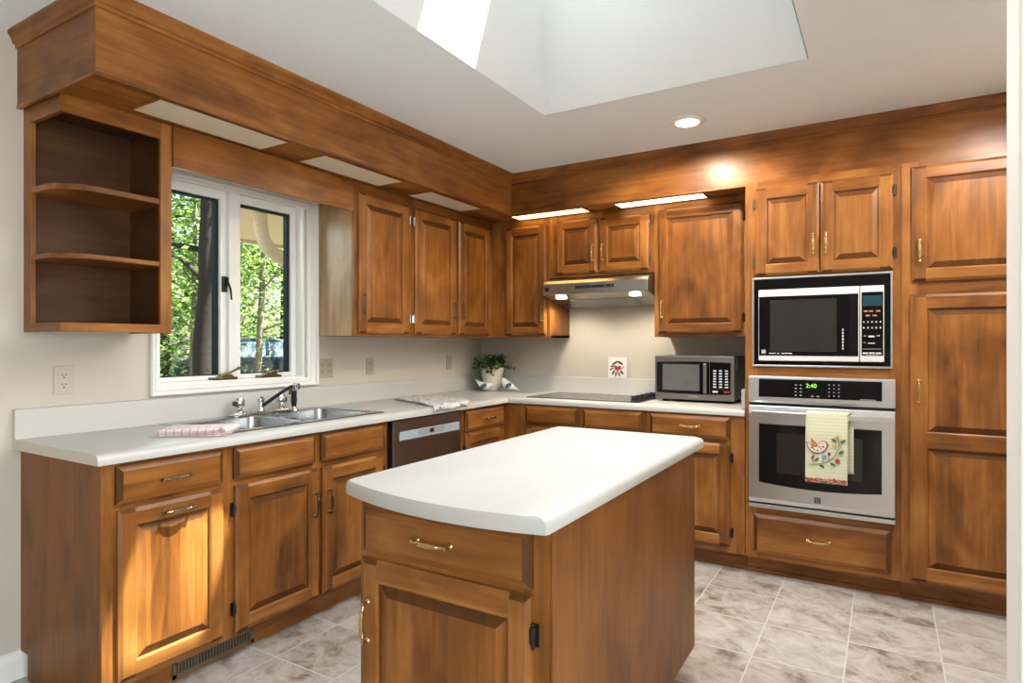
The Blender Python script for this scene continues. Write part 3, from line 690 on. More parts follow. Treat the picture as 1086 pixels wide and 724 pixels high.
# second downlight, out of view, added to light the tall cabinets
k = MB().lathe((.52, 2.95, CZ-.0005), [(.060, -.012), (.062, -.004), (.098, -.006), (.102, -.003), (.102, 0)], 40, cap=False)
k.lathe((.52, 2.95, CZ-.0125), [(.0605, 0), (.050, -.004), (.02, -.006)], 32, m=1); tw_ = struct(k, 'added_downlight', [M['white'], M['bulb']], smooth=30)
o = bpy.data.objects.new('recessed_lamp', d.copy()); o.data.energy = 64; o.data.color = (1, .95, .87); COL.objects.link(o); o.location = (.52, 2.95, CZ-.035)

# ------------------------------------------------------------------ worktop with backsplash
CE = .637                                          # front edge distance from the walls
XR = -.6695; YL = 1.040; OVX = WX+CE; OVY = WY-CE
prof = [(.001, 1.030), (.014, 1.030), (.019, 1.027), (.021, 1.022), (.021, .922), (.024, .916), (.030, .914)]
SKD = (.062, .545); SKY = (1.600, 2.450)
flat = [SKD[0], SKD[1]]
front = [(CE-.026, .914), (CE-.014, .911), (CE-.005, .904), (CE, .892), (CE, .8765)]
under = [(SKD[1]-.0005, .8765), (SKD[0]+.0005, .8765), (.001, .8765)]
P = prof + [(d_, .914) for d_ in flat] + front + under
NP = len(P)
def stn(kind, a):
    out = []
    for d_, z in P:
        if kind == 'L': out.append((WX+d_, a, z))
        elif kind == 'C': out.append((WX+d_, WY-d_, z))
        else: out.append((a, WY-d_, z))
    return out
ST = [stn('L', YL), stn('L', SKY[0]), stn('L', SKY[1]), stn('C', 0), stn('B', XR)]
iT = len(prof); iU = len(prof)+2+len(front)
m = MB()
for j in range(4):
    for k in range(NP):
        k2 = (k+1) % NP
        if j == 1 and (k == iT or k == iU): continue
        m.face([ST[j][k], ST[j+1][k], ST[j+1][k2], ST[j][k2]])
m.face([ST[0][k] for k in range(NP)], 1); m.face([ST[-1][k] for k in range(NP)][::-1])
a, b = (ST[1][iT], ST[1][iT+1]), (ST[2][iT], ST[2][iT+1]); ua, ub = (ST[1][iU+1], ST[1][iU]), (ST[2][iU+1], ST[2][iU])
m.face([a[0], a[1], ua[1], ua[0]]); m.face([b[0], b[1], ub[1], ub[0]]); m.face([a[0], b[0], ub[0], ua[0]]); m.face([a[1], b[1], ub[1], ua[1]])
m.box(XR-.019, XR, OVY+.012, WY-.0215, .9145, 1.024)   # side splash against the oven cabinet
wt = m.build('worktop', [M['lam'], M['lamend']], origin=(WX+.3, 3.9, .8765), smooth=35)
tag(wt, 'long L-shaped off-white laminate worktop with backsplash along both walls', 'worktop')

# sink
t = thing('sink', 'double-bowl stainless steel sink set into the worktop below the window', 'sink', (-2.55, 2.02, .914))
RX0, RX1, RY0, RY1 = -2.812, -2.286, 1.578, 2.468; zr = .9148
bowls = [(-2.715, -2.330, 1.625, 2.000), (-2.715, -2.330, 2.045, 2.425)]
m = MB()
xs = [RX0, -2.715, -2.330, RX1]; ys = [RY0, 1.625, 2.000, 2.045, 2.425, RY1]
for i_ in range(3):
    for j_ in range(5):
        if i_ == 1 and j_ in (1, 3): continue
        m.face([(xs[i_], ys[j_], zr+.004), (xs[i_+1], ys[j_], zr+.004), (xs[i_+1], ys[j_+1], zr+.004), (xs[i_], ys[j_+1], zr+.004)])
o_ = [(RX0, RY0), (RX1, RY0), (RX1, RY1), (RX0, RY1)]
for k in range(4):
    p, q = o_[k], o_[(k+1) % 4]
    e = lambda r: (r[0]+math.copysign(.006, r[0]+2.55), r[1]+math.copysign(.006, r[1]-2.02))
    m.face([(*p, zr+.004), (*q, zr+.004), (*e(q), zr), (*e(p), zr)])
m.build('rim', M['steel_sink'], t, recalc=False)
for (bx0, bx1, by0, by1) in bowls:
    m = MB(); R4 = .055
    def loop(ins, z, r):
        pts = []
        for (cx, cy, a0) in ((bx1-ins-r, by1-ins-r, 0), (bx0+ins+r, by1-ins-r, 90), (bx0+ins+r, by0+ins+r, 180), (bx1-ins-r, by0+ins+r, 270)):
            for q in range(6):
                an = math.radians(a0+q*18); pts.append((cx+r*math.cos(an), cy+r*math.sin(an), z))
        return pts
    L_ = [loop(-.002, zr+.0045, .006), loop(.004, zr+.001, .05), loop(.010, .80, .05), loop(.022, .765, .05), loop(.06, .752, .04)]
    for p, q in zip(L_[:-1], L_[1:]):
        for k in range(24): m.face([p[k], q[k], q[(k+1) % 24], p[(k+1) % 24]])
    m.face(L_[-1]); cx, cy = (bx0+bx1)/2, (by0+by1)/2
    bo = m.build('bowl', M['steel_sink'], t, smooth=50, recalc=False)
    MB().lathe((cx, cy, .7525), [(.042, 0), (.040, .003), (.030, .001), (.010, .001)], 20).build('drain', M['chrome'], bo, smooth=40)
# faucet
FXc = -2.765
t = thing('faucet', 'chrome faucet with two knobs behind the sink, dark spout swung aside', 'faucet', (FXc, 2.075, zr+.004)); zf = zr+.0045
MB().prism([(1.905, -.028), (1.925, -.03), (2.225, -.03), (2.245, -.028), (2.245, .02), (2.225, .026), (1.925, .026), (1.905, .02)], lambda p, q, h: (FXc+q, p, h), zf, zf+.014).build('base_plate', M['chrome'], t, bevel=.003)
for yc in (1.95, 2.195):
    kn = MB().lathe((FXc, yc, zf+.0145), [(.024, 0), (.021, .010), (.012, .016), (.012, .026), (.022, .030), (.026, .040), (.025, .062), (.019, .074), (.008, .078)], 12).build('knob', M['chrome'], t, smooth=30)
    MB().box(FXc-.012, FXc+.012, yc-.034 if yc < 2 else yc+.020, yc-.020 if yc < 2 else yc+.034, zf+.050, zf+.074).build('lever', M['black'], kn, bevel=.004)
sp = MB().lathe((FXc, 2.072, zf+.0145), [(.022, 0), (.018, .012), (.014, .02), (.014, .045), (.019, .05), (.019, .066), (.010, .074)], 16)
sp.tube([(FXc, 2.072, zf+.035), (FXc+.02, 2.085, zf+.05), (FXc+.085, 2.125, zf+.105), (FXc+.13, 2.155, zf+.138), (FXc+.148, 2.165, zf+.142)], [.011, .010, .009, .009, .010], 12, m=1)
sp.lathe((FXc+.150, 2.167, zf+.118), [(.012, 0), (.013, .004), (.013, .022), (.015, .026), (.015, .034), (.008, .038)], 14)
sp.build('spout', [M['chrome'], mat('spout_dark', (.035, .035, .037), .2, .4)], t, smooth=40)
t = thing('spray_nozzle', 'black hand spray standing at the back of the sink, right of the faucet', 'sprayer', (FXc, 2.282, zf))
MB().lathe((FXc, 2.282, zf), [(.026, 0), (.024, .006), (.016, .014), (.015, .018)], 16).build('holder', M['chrome'], t, smooth=40)
m = MB().tube([(FXc, 2.282, zf+.0185), (FXc, 2.282, zf+.05), (FXc+.004, 2.279, zf+.085), (FXc+.010, 2.276, zf+.115), (FXc+.022, 2.284, zf+.128), (FXc+.03, 2.296, zf+.128)], [.013, .017, .015, .016, .018, .016], 12)
m.tube([(FXc-.008, 2.263, zf+.112), (FXc-.005, 2.258, zf+.085)], .005, 6); m.build('nozzle', M['black'], t, smooth=50)

# cooktop
t = thing('cooktop', 'flat dark glass electric cooktop set into the worktop beneath the hood', 'cooktop', (-1.70, 3.93, .914))
m = MB(); m.box(-2.100, -1.300, 3.672, 4.170, .9142, .9190); m.build('glass_plate', mat('cooktop_glass', (.050, .045, .040), .16, spec=.3), t, bevel=.002)
m = MB()
for (cx, cy, r) in ((-1.93, 3.80, .095), (-1.93, 4.05, .075), (-1.60, 3.80, .075), (-1.60, 4.05, .095)):
    MB().lathe((cx, cy, .9191), [(r-.003, 0), (r-.003, .0002), (r, .0002), (r, 0)], 40, cap=False).build('burner_ring', M['grey'], t)
for j in range(5):
    yk = 3.715+j*.088
    kb = MB().lathe((-1.345, yk, .9192), [(.026, 0), (.026, .004), (.021, .006), (.019, .024), (.012, .027)], 18).build('knob', M['black'], t, smooth=40)
    MB().box(-1.366, -1.324, yk-.0045, yk+.0045, .9465, .953).build('grip', M['black'], kb, bevel=.002)

# range hood
t = thing('range_hood', 'slim stainless range hood with two lit lamps under the short cabinet', 'range hood', (-1.67, 4.0, 1.55))
hx0, hx1 = -2.047, -1.292
hp = [(3.815, 1.618), (3.815, 1.690), (3.835, 1.712), (3.95, 1.744), (4.248, 1.744), (4.248, 1.552), (4.17, 1.548)]
m = MB(); m.prism([(y, z) for y, z in hp], lambda p, q, a: (a, p, q), hx0, hx1, 0, 1)
m.build('shell', [mat('hood_steel', (.46, .45, .43), .30, 1.0, var=.05, vscale=20), mat('hood_end_dark', (.085, .065, .05), .4, .5)], t, bevel=.003)
def under(y): return 1.618 + (y-3.815)/(4.17-3.815)*(1.548-1.618)
for xc in (-1.945, -1.405):
    yc = 3.90; z = under(yc)
    lm = MB().lathe((xc, yc, z-.001), [(.040, .0), (.040, -.003), (.030, -.005)], 24, (0, .2, -1) if False else (0, 0, 1)).build('lamp', M['bulb'], t, smooth=30)
    d = bpy.data.lights.new('hood_lamp', 'SPOT'); d.energy = 9; d.spot_size = math.radians(140); d.spot_blend = .6; d.color = (1, .88, .70); d.shadow_soft_size = .03
    o = bpy.data.objects.new('hood_lamp', d); COL.objects.link(o); o.parent = lm; o.location = Vector((xc, yc, z-.02)) - ORG[lm.name]; o.rotation_euler = (math.radians(12), 0, 0)
m = MB(); m.box(-1.80, -1.52, 3.8125, 3.816, 1.652, 1.672); m.build('control_strip', M['black'], t, bevel=.002)
m = MB()
for j in range(4): m.lathe((-1.73+j*.045+(.06 if j > 1 else 0), 3.8122, 1.662), [(.004, 0), (.003, .0012)], 10, (0, -1, 0))
m.build('button', M['grey'], t)
m = MB(); m.prism([(3.96, under(3.96)-.004), (4.14, under(4.14)-.004), (4.14, under(4.14)-.001), (3.96, under(3.96)-.001)], lambda p, q, a: (a, p, q), -1.90, -1.44); m.build('filter', mat('hood_filter', (.35, .35, .34), .4, 1.0, var=.1, vscale=80), t)
MB().box(-2.03, -2.00, 3.8125, 3.816, 1.640, 1.668).build('badge', M['black'], t)

def text(name, body, size, M4, m, parent, ex=.0004, align='CENTER'):
    cu = bpy.data.curves.new(name, 'FONT'); cu.body = body; cu.size = size; cu.align_x = align; cu.align_y = 'CENTER'; cu.extrude = ex
    o = bpy.data.objects.new(name, cu); COL.objects.link(o); cu.materials.append(m)
    bpy.context.view_layer.update()
    me = bpy.data.meshes.new_from_object(o.evaluated_get(bpy.context.evaluated_depsgraph_get())); bpy.data.objects.remove(o); bpy.data.curves.remove(cu)
    o = bpy.data.objects.new(name, me); COL.objects.link(o); o.parent = parent
    if not me.materials: me.materials.append(m)
    o.location = Vector(M4) - ORG[parent.name]; o.rotation_euler = (PI/2, 0, 0); ORG[o.name] = Vector(M4); return o

# silver counter microwave
t = thing('microwave_oven', 'silver and black countertop microwave standing right of the cooktop', 'microwave', (-1.02, 4.05, .914))
mx0, mx1, my0, my1, mz0, mz1 = -1.268, -.778, 3.885, 4.222, .932, 1.203
MB().box(mx0+.004, mx1-.003, my0+.03, my1, mz0, mz1-.002).build('case', mat('microwave_case', (.065, .062, .06), .4, .4), t, bevel=.004)
MB().box(mx0, mx1, my0, my0+.030, mz0-.002, mz1).build('front_bezel', mat('microwave_front_steel', (.26, .24, .225), .42, 1.0), t, bevel=.004)
dr_ = MB(); 
n = 20; x0, x1 = mx0+.014, -.925
for j in range(n):
    pass
arc = lambda x: .006*(1-((x-(mx0+mx1)/2)/((mx1-mx0)/2))**2)
pr = [(x0+(x1-x0)*j/n, mz0+.040-arc(x0+(x1-x0)*j/n)) for j in range(n+1)] + [(x1-(x1-x0)*j/n, mz1-.040+arc(x1-(x1-x0)*j/n)) for j in range(n+1)]
do = dr_.prism(pr, lambda p, q, a: (p, a, q), my0-.006, my0-.0003).build('door', M['gblack'], t, bevel=.0015)
MB().box(mx0+.052, -.985, my0-.0072, my0-.0062, mz0+.056, mz1-.052).build('window', M['screen2'], do)
MB().box(-.958, -.937, my0-.028, my0-.020, mz0+.042, mz1-.045).box(-.953, -.942, my0-.020, my0-.006, mz0+.05, mz0+.07).box(-.953, -.942, my0-.020, my0-.006, mz1-.075, mz1-.055).build('handle', mat('microwave_handle', (.32, .30, .29), .3, 1.0), do, bevel=.004)
x0, x1 = -.922, mx1+(-.022)
pr = [(x0+(x1-x0)*j/n, mz0+.040-arc(x0+(x1-x0)*j/n)) for j in range(n+1)] + [(x1-(x1-x0)*j/n, mz1-.040+arc(x1-(x1-x0)*j/n)) for j in range(n+1)]
cp_ = MB().prism(pr, lambda p, q, a: (p, a, q), my0-.006, my0-.0003).build('control_panel', M['gblack'], t, bevel=.0015)
k = MB()
for r_ in range(7):
    for c_ in range(3): k.box(-.902+c_*.035, -.884+c_*.035, my0-.0072, my0-.0062, 1.110-r_*.0165, 1.1185-r_*.0165)
k.build('key', M['keyw'], cp_)
MB().box(-.905, -.875, my0-.0074, my0-.0062, .980, .992).build('start_key', M['white'], cp_); MB().box(-.838, -.806, my0-.0074, my0-.0062, .980, .992).build('stop_key', M['red'], cp_)
text('lettering', 'TOSHIBA', .016, (-1.025, my0-.0008, mz0+.019), M['keyw'], t)
MB().box(mx1-.003, mx1-.0015, 3.95, 3.985, 1.115, 1.19).build('sticker', M['ivory'], t)
for (fx, fy) in ((mx0+.05, my0+.05), (mx1-.05, my0+.05), (mx0+.05, my1-.05), (mx1-.05, my1-.05)): MB().lathe((fx, fy, .9143), [(.014, 0), (.016, .0165)], 12).build('foot', M['black'], t)

# built-in microwave with trim kit
t = thing('built_in_microwave', 'black and white built-in microwave above the wall oven', 'microwave', (-.30, 3.8, 1.154))
bx0, bx1, bz0, bz1 = -.630, .031, 1.155, 1.641; yf = BY-.003
MB().box(-.60, .004, BY+.021, 4.10, 1.175, 1.62).build('case', M['black'], t)
Y_ = lambda y0, y1: (lambda p0, p1, q0, q1: (p0, p1, y0, y1, q0, q1))
m = MB().bars(bx0, bx1, bz0, bz1, .009, .009, .010, .010, Y_(yf-.010, yf))
m.build('trim_kit', M['steel'], t, bevel=.002)
m = MB().bars(bx0+.0092, bx1-.0092, bz0+.0102, bz1-.0102, .027, .027, .022, .058, Y_(yf-.006, yf))
for j in range(10): m.box(bx0+.05+j*.056, bx0+.098+j*.056, yf-.0075, yf-.006, bz1-.052, bz1-.030)
m.build('vent_surround', M['gblack'], t)
do = MB().box(-.594, -.113, yf-.030, yf-.001, 1.188, 1.572).build('door', mat('door_white_strip', (.70, .70, .70), .35), t, bevel=.003)
MB().box(-.591, -.118, yf-.0315, yf-.0301, 1.216, 1.535).build('window', M['gblack'], do)
MB().box(-.535, -.215, yf-.0325, yf-.0316, 1.238, 1.515).build('inner_window', M['screen'], do)
MB().box(-.158, -.128, yf-.034, yf-.0316, 1.218, 1.533).build('handle', M['gdark'], do, bevel=.001)
k = MB(); k.box(-.579, -.556, yf-.0322, yf-.0316, 1.226, 1.248); k.build('emblem', M['grey'], do); 
k = MB(); k.lathe((-.5675, yf-.0323, 1.237), [(.0085, 0), (.0085, .0003), (.007, .0003), (.007, 0)], 20, (0, -1, 0), cap=False)
for q in range(3):
    a_ = q*PI/3; k.box(-.0065, .0065, -.0004, 0, -.001, .001); k.map(lambda x, y, z: (-.5675+x*math.cos(a_)-z*math.sin(a_), yf-.0323+y, 1.237+x*math.sin(a_)+z*math.cos(a_)), len(k.v)-8)
k.build('emblem_mark', M['keyw'], do)
k = MB()
for x, w_ in ((-.540, .012), (-.526, .010), (-.514, .008), (-.500, .012), (-.478, .018), (-.458, .014), (-.442, .016)): k.box(x, x+w_, yf-.0322, yf-.0316, 1.2255, 1.231)
for j in range(7): k.box(-.190, -.183, yf-.0332, yf-.0326, 1.25+j*.016, 1.260+j*.016)
k.build('print', M['keyw'], do)
cpn = MB().box(-.109, -.005, yf-.030, yf-.001, 1.188, 1.572).build('control_panel', mat('panel_white_strip', (.70, .70, .70), .35), t, bevel=.003)
MB().box(-.103, -.009, yf-.0315, yf-.0301, 1.220, 1.540).build('keypad', M['gblack'], cpn)
MB().box(-.098, -.014, yf-.0322, yf-.0316, 1.470, 1.522).build('display', M['lcd_blue'], cpn)
k = MB()
for r_, z in enumerate((1.385, 1.356)):
    for c_ in range(5): k.box(-.096+c_*.018, -.090+c_*.018, yf-.0322, yf-.0316, z, z+.008)
for x, w_, z, h in ((-.094, .012, 1.318, .006), (-.073, .026, 1.312, .018), (-.038, .014, 1.318, .008), (-.094, .008, 1.284, .005), (-.075, .030, 1.280, .010), (-.098, .080, 1.252, .004), (-.098, .024, 1.228, .018), (-.070, .024, 1.228, .018), (-.042, .024, 1.228, .018), (-.085, .055, 1.222, .003)):
    k.box(x, x+w_, yf-.0322, yf-.0316, z, z+h*.45)
k.build('key', M['keyw'], cpn)
k = MB()
for x, z in ((-.094, 1.440), (-.070, 1.440), (-.040, 1.440), (-.085, 1.418), (-.055, 1.418)): k.box(x, x+.018, yf-.0322, yf-.0316, z, z+.007)
k.build('warning_key', M['keyo'], cpn)

# wall oven
t = thing('wall_oven', 'stainless built-in oven with digital clock below the built-in microwave', 'oven', (-.30, 3.8, .38))
ox0, ox1 = -.646, .043; yo = BY-.002
MB().box(-.60, .003, BY+.021, 4.15, .40, 1.09).build('oven_box', M['black'], t)
cp_ = MB(); cp_.prism([(yo, .960), (yo-.030, .960), (yo-.036, .972), (yo-.028, 1.100), (yo-.022, 1.104), (yo, 1.104)], lambda p, q, a: (a, p, q), ox0, ox1)
cpo = cp_.build('control_panel', M['steel'], t, bevel=.003)
def tilt(z): return yo-.036 + (z-.972)/(1.100-.972)*.008
def slab(x0, x1, z0, z1, d0, d1):
    return MB().prism([(tilt(z0)-d0, z0), (tilt(z0)-d1, z0), (tilt(z1)-d1, z1), (tilt(z1)-d0, z1)], lambda p, q, a: (a, p, q), x0, x1)
slab(-.592, -.014, .992, 1.089, 0.0, .0025).build('display_glass', M['gblack'], cpo, bevel=.006)
k = MB()
for c_ in range(2):
    for r_ in range(4):
        b_ = slab(-.412+c_*.024, -.402+c_*.024, 1.004+r_*.018, 1.010+r_*.018, .0025, .0032); i = len(k.v); k.v += b_.v; k.f += [tuple(q+i for q in f) for f in b_.f]; k.m += b_.m
for c_ in range(3):
    for r_ in range(4):
        b_ = slab(-.252+c_*.022, -.246+c_*.022, 1.006+r_*.019, 1.012+r_*.019, .0025, .0032); i = len(k.v); k.v += b_.v; k.f += [tuple(q+i for q in f) for f in b_.f]; k.m += b_.m
for x in (-.335, -.308):
    b_ = slab(x, x+.014, 1.002, 1.007, .0025, .0032); i = len(k.v); k.v += b_.v; k.f += [tuple(q+i for q in f) for f in b_.f]; k.m += b_.m
k.build('key', M['grey'], cpo)
text('clock_digits', '2:40', .030, (-.333, tilt(1.055)-.0034, 1.058), M['lcd'], cpo)
slab(-.110, -.040, .9945, .999, .0025, .0032).build('print', M['grey'], cpo)
do = MB().prism([(yo, .416), (yo-.030, .416), (yo-.040, .44), (yo-.042, .90), (yo-.034, .944), (yo, .944)], lambda p, q, a: (a, p, q), ox0+.002, ox1-.001)
do = do.build('door', M['steel'], t, bevel=.004)
n = 16; x0, x1 = -.590, -.015
arcz = lambda x: -.018*(1-((x-(x0+x1)/2)/((x1-x0)/2))**2)
pr = [(x0+(x1-x0)*j/n, .530+arcz(x0+(x1-x0)*j/n)) for j in range(n+1)] + [(x1, .848), (x0, .848)]
wi = MB().prism(pr, lambda p, q, a: (p, a, q), yo-.0455, yo-.0405).build('window', M['gdark'], do, bevel=.003)
MB().box(-.50, -.10, yo-.0460, yo-.0456, .585, .80).build('inner_window', mat('oven_inner', (.018, .014, .012), .25), do)
hm = MB(); n = 20
pts = [(-.622+.652*j/n, yo-.075-.022*(1-(2*j/n-1)**2), .905) for j in range(n+1)]
for dz0, dz1 in ((-.014, .014),):
    for j in range(n):
        p, q = pts[j], pts[j+1]
        for a_, b_, c_, d_ in (((p[1], dz0), (p[1], dz1), (q[1], dz1), (q[1], dz0)),): 
            hm.face([(p[0], p[1], p[2]+dz0), (q[0], q[1], q[2]+dz0), (q[0], q[1], q[2]+dz1), (p[0], p[1], p[2]+dz1)])
            hm.face([(p[0], p[1]+.014, p[2]+dz1), (q[0], q[1]+.014, q[2]+dz1), (q[0], q[1]+.014, q[2]+dz0), (p[0], p[1]+.014, p[2]+dz0)])
            hm.face([(p[0], p[1], p[2]+dz1), (q[0], q[1], q[2]+dz1), (q[0], q[1]+.014, q[2]+dz1), (p[0], p[1]+.014, p[2]+dz1)])
            hm.face([(p[0], p[1]+.014, p[2]+dz0), (q[0], q[1]+.014, q[2]+dz0), (q[0], q[1], q[2]+dz0), (p[0], p[1], p[2]+dz0)])
for p in (pts[0], pts[-1]): hm.face([(p[0], p[1], p[2]-.014), (p[0], p[1]+.014, p[2]-.014), (p[0], p[1]+.014, p[2]+.014), (p[0], p[1], p[2]+.014)])
for x in (-.600, -.004): hm.box(x-.012, x+.012, yo-.072, yo-.040, .894, .916)
hm.build('handle', M['steel'], do, bevel=.003)
k = MB(); lx, lz = -.303, .463
k.box(lx-.015, lx+.015, yo-.0425, yo-.0418, lz-.015, lz+.015, 0)
for (a_, b_, c_, d_) in ((-.011, .002, .004, .006), (.004, .011, .005, .007), (-.011, .006, -.002, 0), (-.006, .011, -.007, -.005), (-.011, -.004, -.012, -.010), (0, .011, -.012, -.010), (-.011, -.003, .010, .012), (0, .011, .011, .013)):
    k.box(lx+a_, lx+b_, yo-.0429, yo-.0425, lz+c_, lz+d_, 1)
k.build('emblem', [M['black'], M['steel']], do)
MB().box(ox0+.001, ox1-.001, yo-.026, yo, .384, .405).build('lower_trim', M['steel'], t, bevel=.003)
for z0_, z1_ in ((.4052, .4158), (.9442, .9598)): MB().box(ox0+.004, ox1-.004, yo-.015, yo, z0_, z1_).build('gap_strip', M['black'], t)

# tea towel with stitched bird over the oven handle
t = thing('tea_towel', 'cream tea towel with stitched bird and flowers hanging from the oven handle', 'towel', (-.245, 3.53, .92))
tx0, tx1 = -.352, -.160; hy = yo-.097
def tw(u, v):      # u across, v along: back hem -> over bar -> front hem
    x = tx0+.010*v*0+(tx1-tx0)*u
    wave = .004*math.sin(u*9+1)+.003*math.sin(u*17)
    Lb, Lf = .30, .352
    s_ = v*(Lb+.044+Lf)
    if s_ < Lb: return (x+.024, hy+.020+wave*.3, .924-(Lb-s_))
    if s_ < Lb+.044:
        a_ = (s_-Lb)/.044*PI; return (x+.024*(1-(s_-Lb)/.044), hy+.007+.0135*math.cos(a_)+0*wave, .924+.010*math.sin(a_))
    d_ = (s_-Lb-.044); return (x-.002*d_/Lf, hy-.0065-.010*min(1, d_/.1)+wave*min(1, d_/.12)*.6, .924-d_)
tb = MB().grid(tw, 14, 60); tb.build('cloth', M['cream'], t, smooth=True, solid=.0025)
ey = hy-.0215
def epoly(k, pts, mi, lift=0): k.prism([(x, z) for x, z in pts], lambda p, q, a: (p, a, q), ey-.0016-lift, ey+.004, mi)
def E(cx, cz, rx, rz, rot=0, n=16):
    return [(cx+rx*math.cos(a)*math.cos(rot)-rz*math.sin(a)*math.sin(rot), cz+rx*math.cos(a)*math.sin(rot)+rz*math.sin(a)*math.cos(rot)) for a in (2*PI*j/n for j in range(n))]
def eline(k, pts, r, mi): k.tube([(x, ey-.0004, z) for x, z in pts], r, 6, mi)
k = MB(); bxo, bzo = -.300, .745
body = [(-.044, .030), (-.038, .006), (-.024, -.014), (-.002, -.022), (.020, -.018), (.038, -.002), (.046, .018), (.042, .032), (.030, .038), (.016, .034), (.006, .022), (-.006, .014), (-.020, .012), (-.030, .020)]
sc_ = 1.05
epoly(k, [(bxo+x*1.08*sc_, bzo+.004+(z-.004)*1.10*sc_) for x, z in body], 0); epoly(k, [(bxo+x*.95*sc_, bzo+.005+(z-.005)*.88*sc_) for x, z in body], 1, .0006)
epoly(k, [(bxo-.026, bzo+.052), (bxo-.022, bzo+.010), (bxo-.004, bzo+.008), (bxo+.008, bzo+.018)], 0, .0008); epoly(k, [(bxo-.023, bzo+.046), (bxo-.020, bzo+.013), (bxo-.004, bzo+.011), (bxo+.004, bzo+.018)], 2, .0012)
epoly(k, E(bxo+.030, bzo+.026, .0185, .0175), 0, .0002); epoly(k, E(bxo+.030, bzo+.026, .0150, .0140), 1, .0007)
for x, z, mi in ((-.012, -.004, 5), (.004, -.008, 3), (.020, .002, 2), (.012, .010, 5), (-.022, .004, 6), (.030, .012, 0)): epoly(k, E(bxo+x, bzo+z, .006, .004, x*20), mi, .0013)
epoly(k, E(bxo+.028, bzo+.027, .0025, .0025), 6, .0014); epoly(k, [(bxo+.044, bzo+.028), (bxo+.056, bzo+.024), (bxo+.045, bzo+.020)], 0, .0008)
br = [(-.344, .662), (-.310, .664), (-.275, .672), (-.245, .688), (-.222, .710), (-.205, .740), (-.198, .772), (-.203, .800)]
eline(k, br, .0014, 6); eline(k, [(-.275, .672), (-.268, .700)], .001, 6); eline(k, [(-.245, .688), (-.243, .715)], .001, 6); eline(k, [(-.312, .664), (-.318, .685)], .001, 6)
for x, z, r_ in ((-.300, .690, .9), (-.276, .658, -.5), (-.228, .672, -.4), (-.190, .735, .6), (-.182, .790, .6), (-.222, .793, -.6), (-.318, .700, 1.2)): epoly(k, E(x, z, .013, .0055, r_), 3)
for x, z, mi, r_ in ((-.266, .706, 4, .010), (-.243, .722, 6, .007), (-.206, .690, 0, .011), (-.206, .806, 2, .008), (-.222, .765, 7, .009), (-.316, .690, 5, .006)): epoly(k, E(x, z, r_, r_), mi, .0004)
rg = random.Random(3)
for j in range(44):
    x = tx0+.004+(tx1-tx0-.010)*(j % 22)/21.5; z = .578+.013*(j//22)+rg.uniform(-.004, .004)
    epoly(k, E(x, z, rg.uniform(.004, .007), rg.uniform(.003, .0055), rg.uniform(0, 3), 8), rg.choice([0, 0, 5, 2, 3, 7, 5]), rg.uniform(0, .0012))
k.build('embroidery', M['emb'], t)

# ------------------------------------------------------------------ island
t = thing('island_cabinet', 'free-standing wooden island cabinet with one drawer over one door', 'cabinet', (-.93, 1.85, 0))
IX0, IX1, IY0, IY1 = -1.222, -.638, 1.232, 2.440
FI = Face('B', IY0)
m = MB(); m.box(IX0+.001, IX1-.006, IY0+.0205, IY1-.004, .098, .114); m.box(IX0, IX0+.016, IY0+.0205, IY1, .098, ZT); m.box(IX0, IX1-.006, IY1-.016, IY1, .098, ZT); m.box(IX0+.016, IX1-.02, IY0+.0205, IY1-.016, ZT-.016, ZT); m.build('carcass', WPANEL, t)
MB().box(IX1-.0055, IX1, IY0+.003, IY1, .098, ZT).build('side_panel', WPANEL, t, bevel=.001)
frame(t, FI, IX0, IX1-.006, .098, ZT, [(IX0, -1.178), (-.712, IX1-.006)], [(.845, ZT), (.690, .742), (.098, .140)])
drawer(t, FI, -1.203, -.685, .724, .857, (-.956, .788, 'h'))
door(t, FI, -1.205, -.685, .120, .708, (-1.176, .545, 'v'), s=.055)
for v in (.620, .205): hinge(t, FI, -.676, v, M['hinge'], 1)
MB().box(IX0+.07, IX1-.07, IY0+.07, IY1-.07, 0, .0975).build('toe_kick', WY_, t)
# island worktop with bowed front
nA = 28; ax0, ax1, yb = -1.258, -.607, 2.480
def outline(ins):
    pts = []; x0, x1 = ax0+ins, ax1-ins
    r = .030
    for j in range(nA+1):
        u = j/nA; x = x0+.015+(x1-x0-.018)*u
        y = 1.197 + (1.150-1.197)*u - .085*(4*u*(1-u))*.62 + ins
        pts.append((x, y))
    pts.append((x1, pts[-1][1]+.012)); pts.append((x1, yb-ins-.02)); pts.append((x1-.02, yb-ins)); pts.append((x0+.012, yb-ins)); pts.append((x0, yb-ins-.012)); pts.append((x0, pts[0][1]+.016))
    return pts
m = MB(); Ls = [(outline(.001), .8765), (outline(0), .880), (outline(0), .896)]
for dx, z in ((.003, .904), (.009, .9105), (.018, .914)): Ls.append(([(p[0]+(-dx if p[0] > -.9 and abs(p[0]-ax1) < .03 else (dx if abs(p[0]-ax0) < .03 else 0)), p[1]+(-dx if p[1] > 2.3 else (dx*.15 if p[1] < 1.5 else 0))) for p in outline(0)], z))
N_ = len(Ls[0][0])
for (A, za), (B, zb) in zip(Ls[:-1], Ls[1:]):
    for k in range(N_): k2 = (k+1) % N_; m.face([(*A[k], za), (*A[k2], za), (*B[k2], zb), (*B[k], zb)])
m.face([(*p, Ls[-1][1]) for p in Ls[-1][0]]); m.face([(*p, Ls[0][1]) for p in Ls[0][0]][::-1])
tag(m.build('island_worktop', M['lam'], origin=(-.93, 1.8, .8765), smooth=35), 'white laminate worktop with bowed front edge on top of the island', 'worktop')

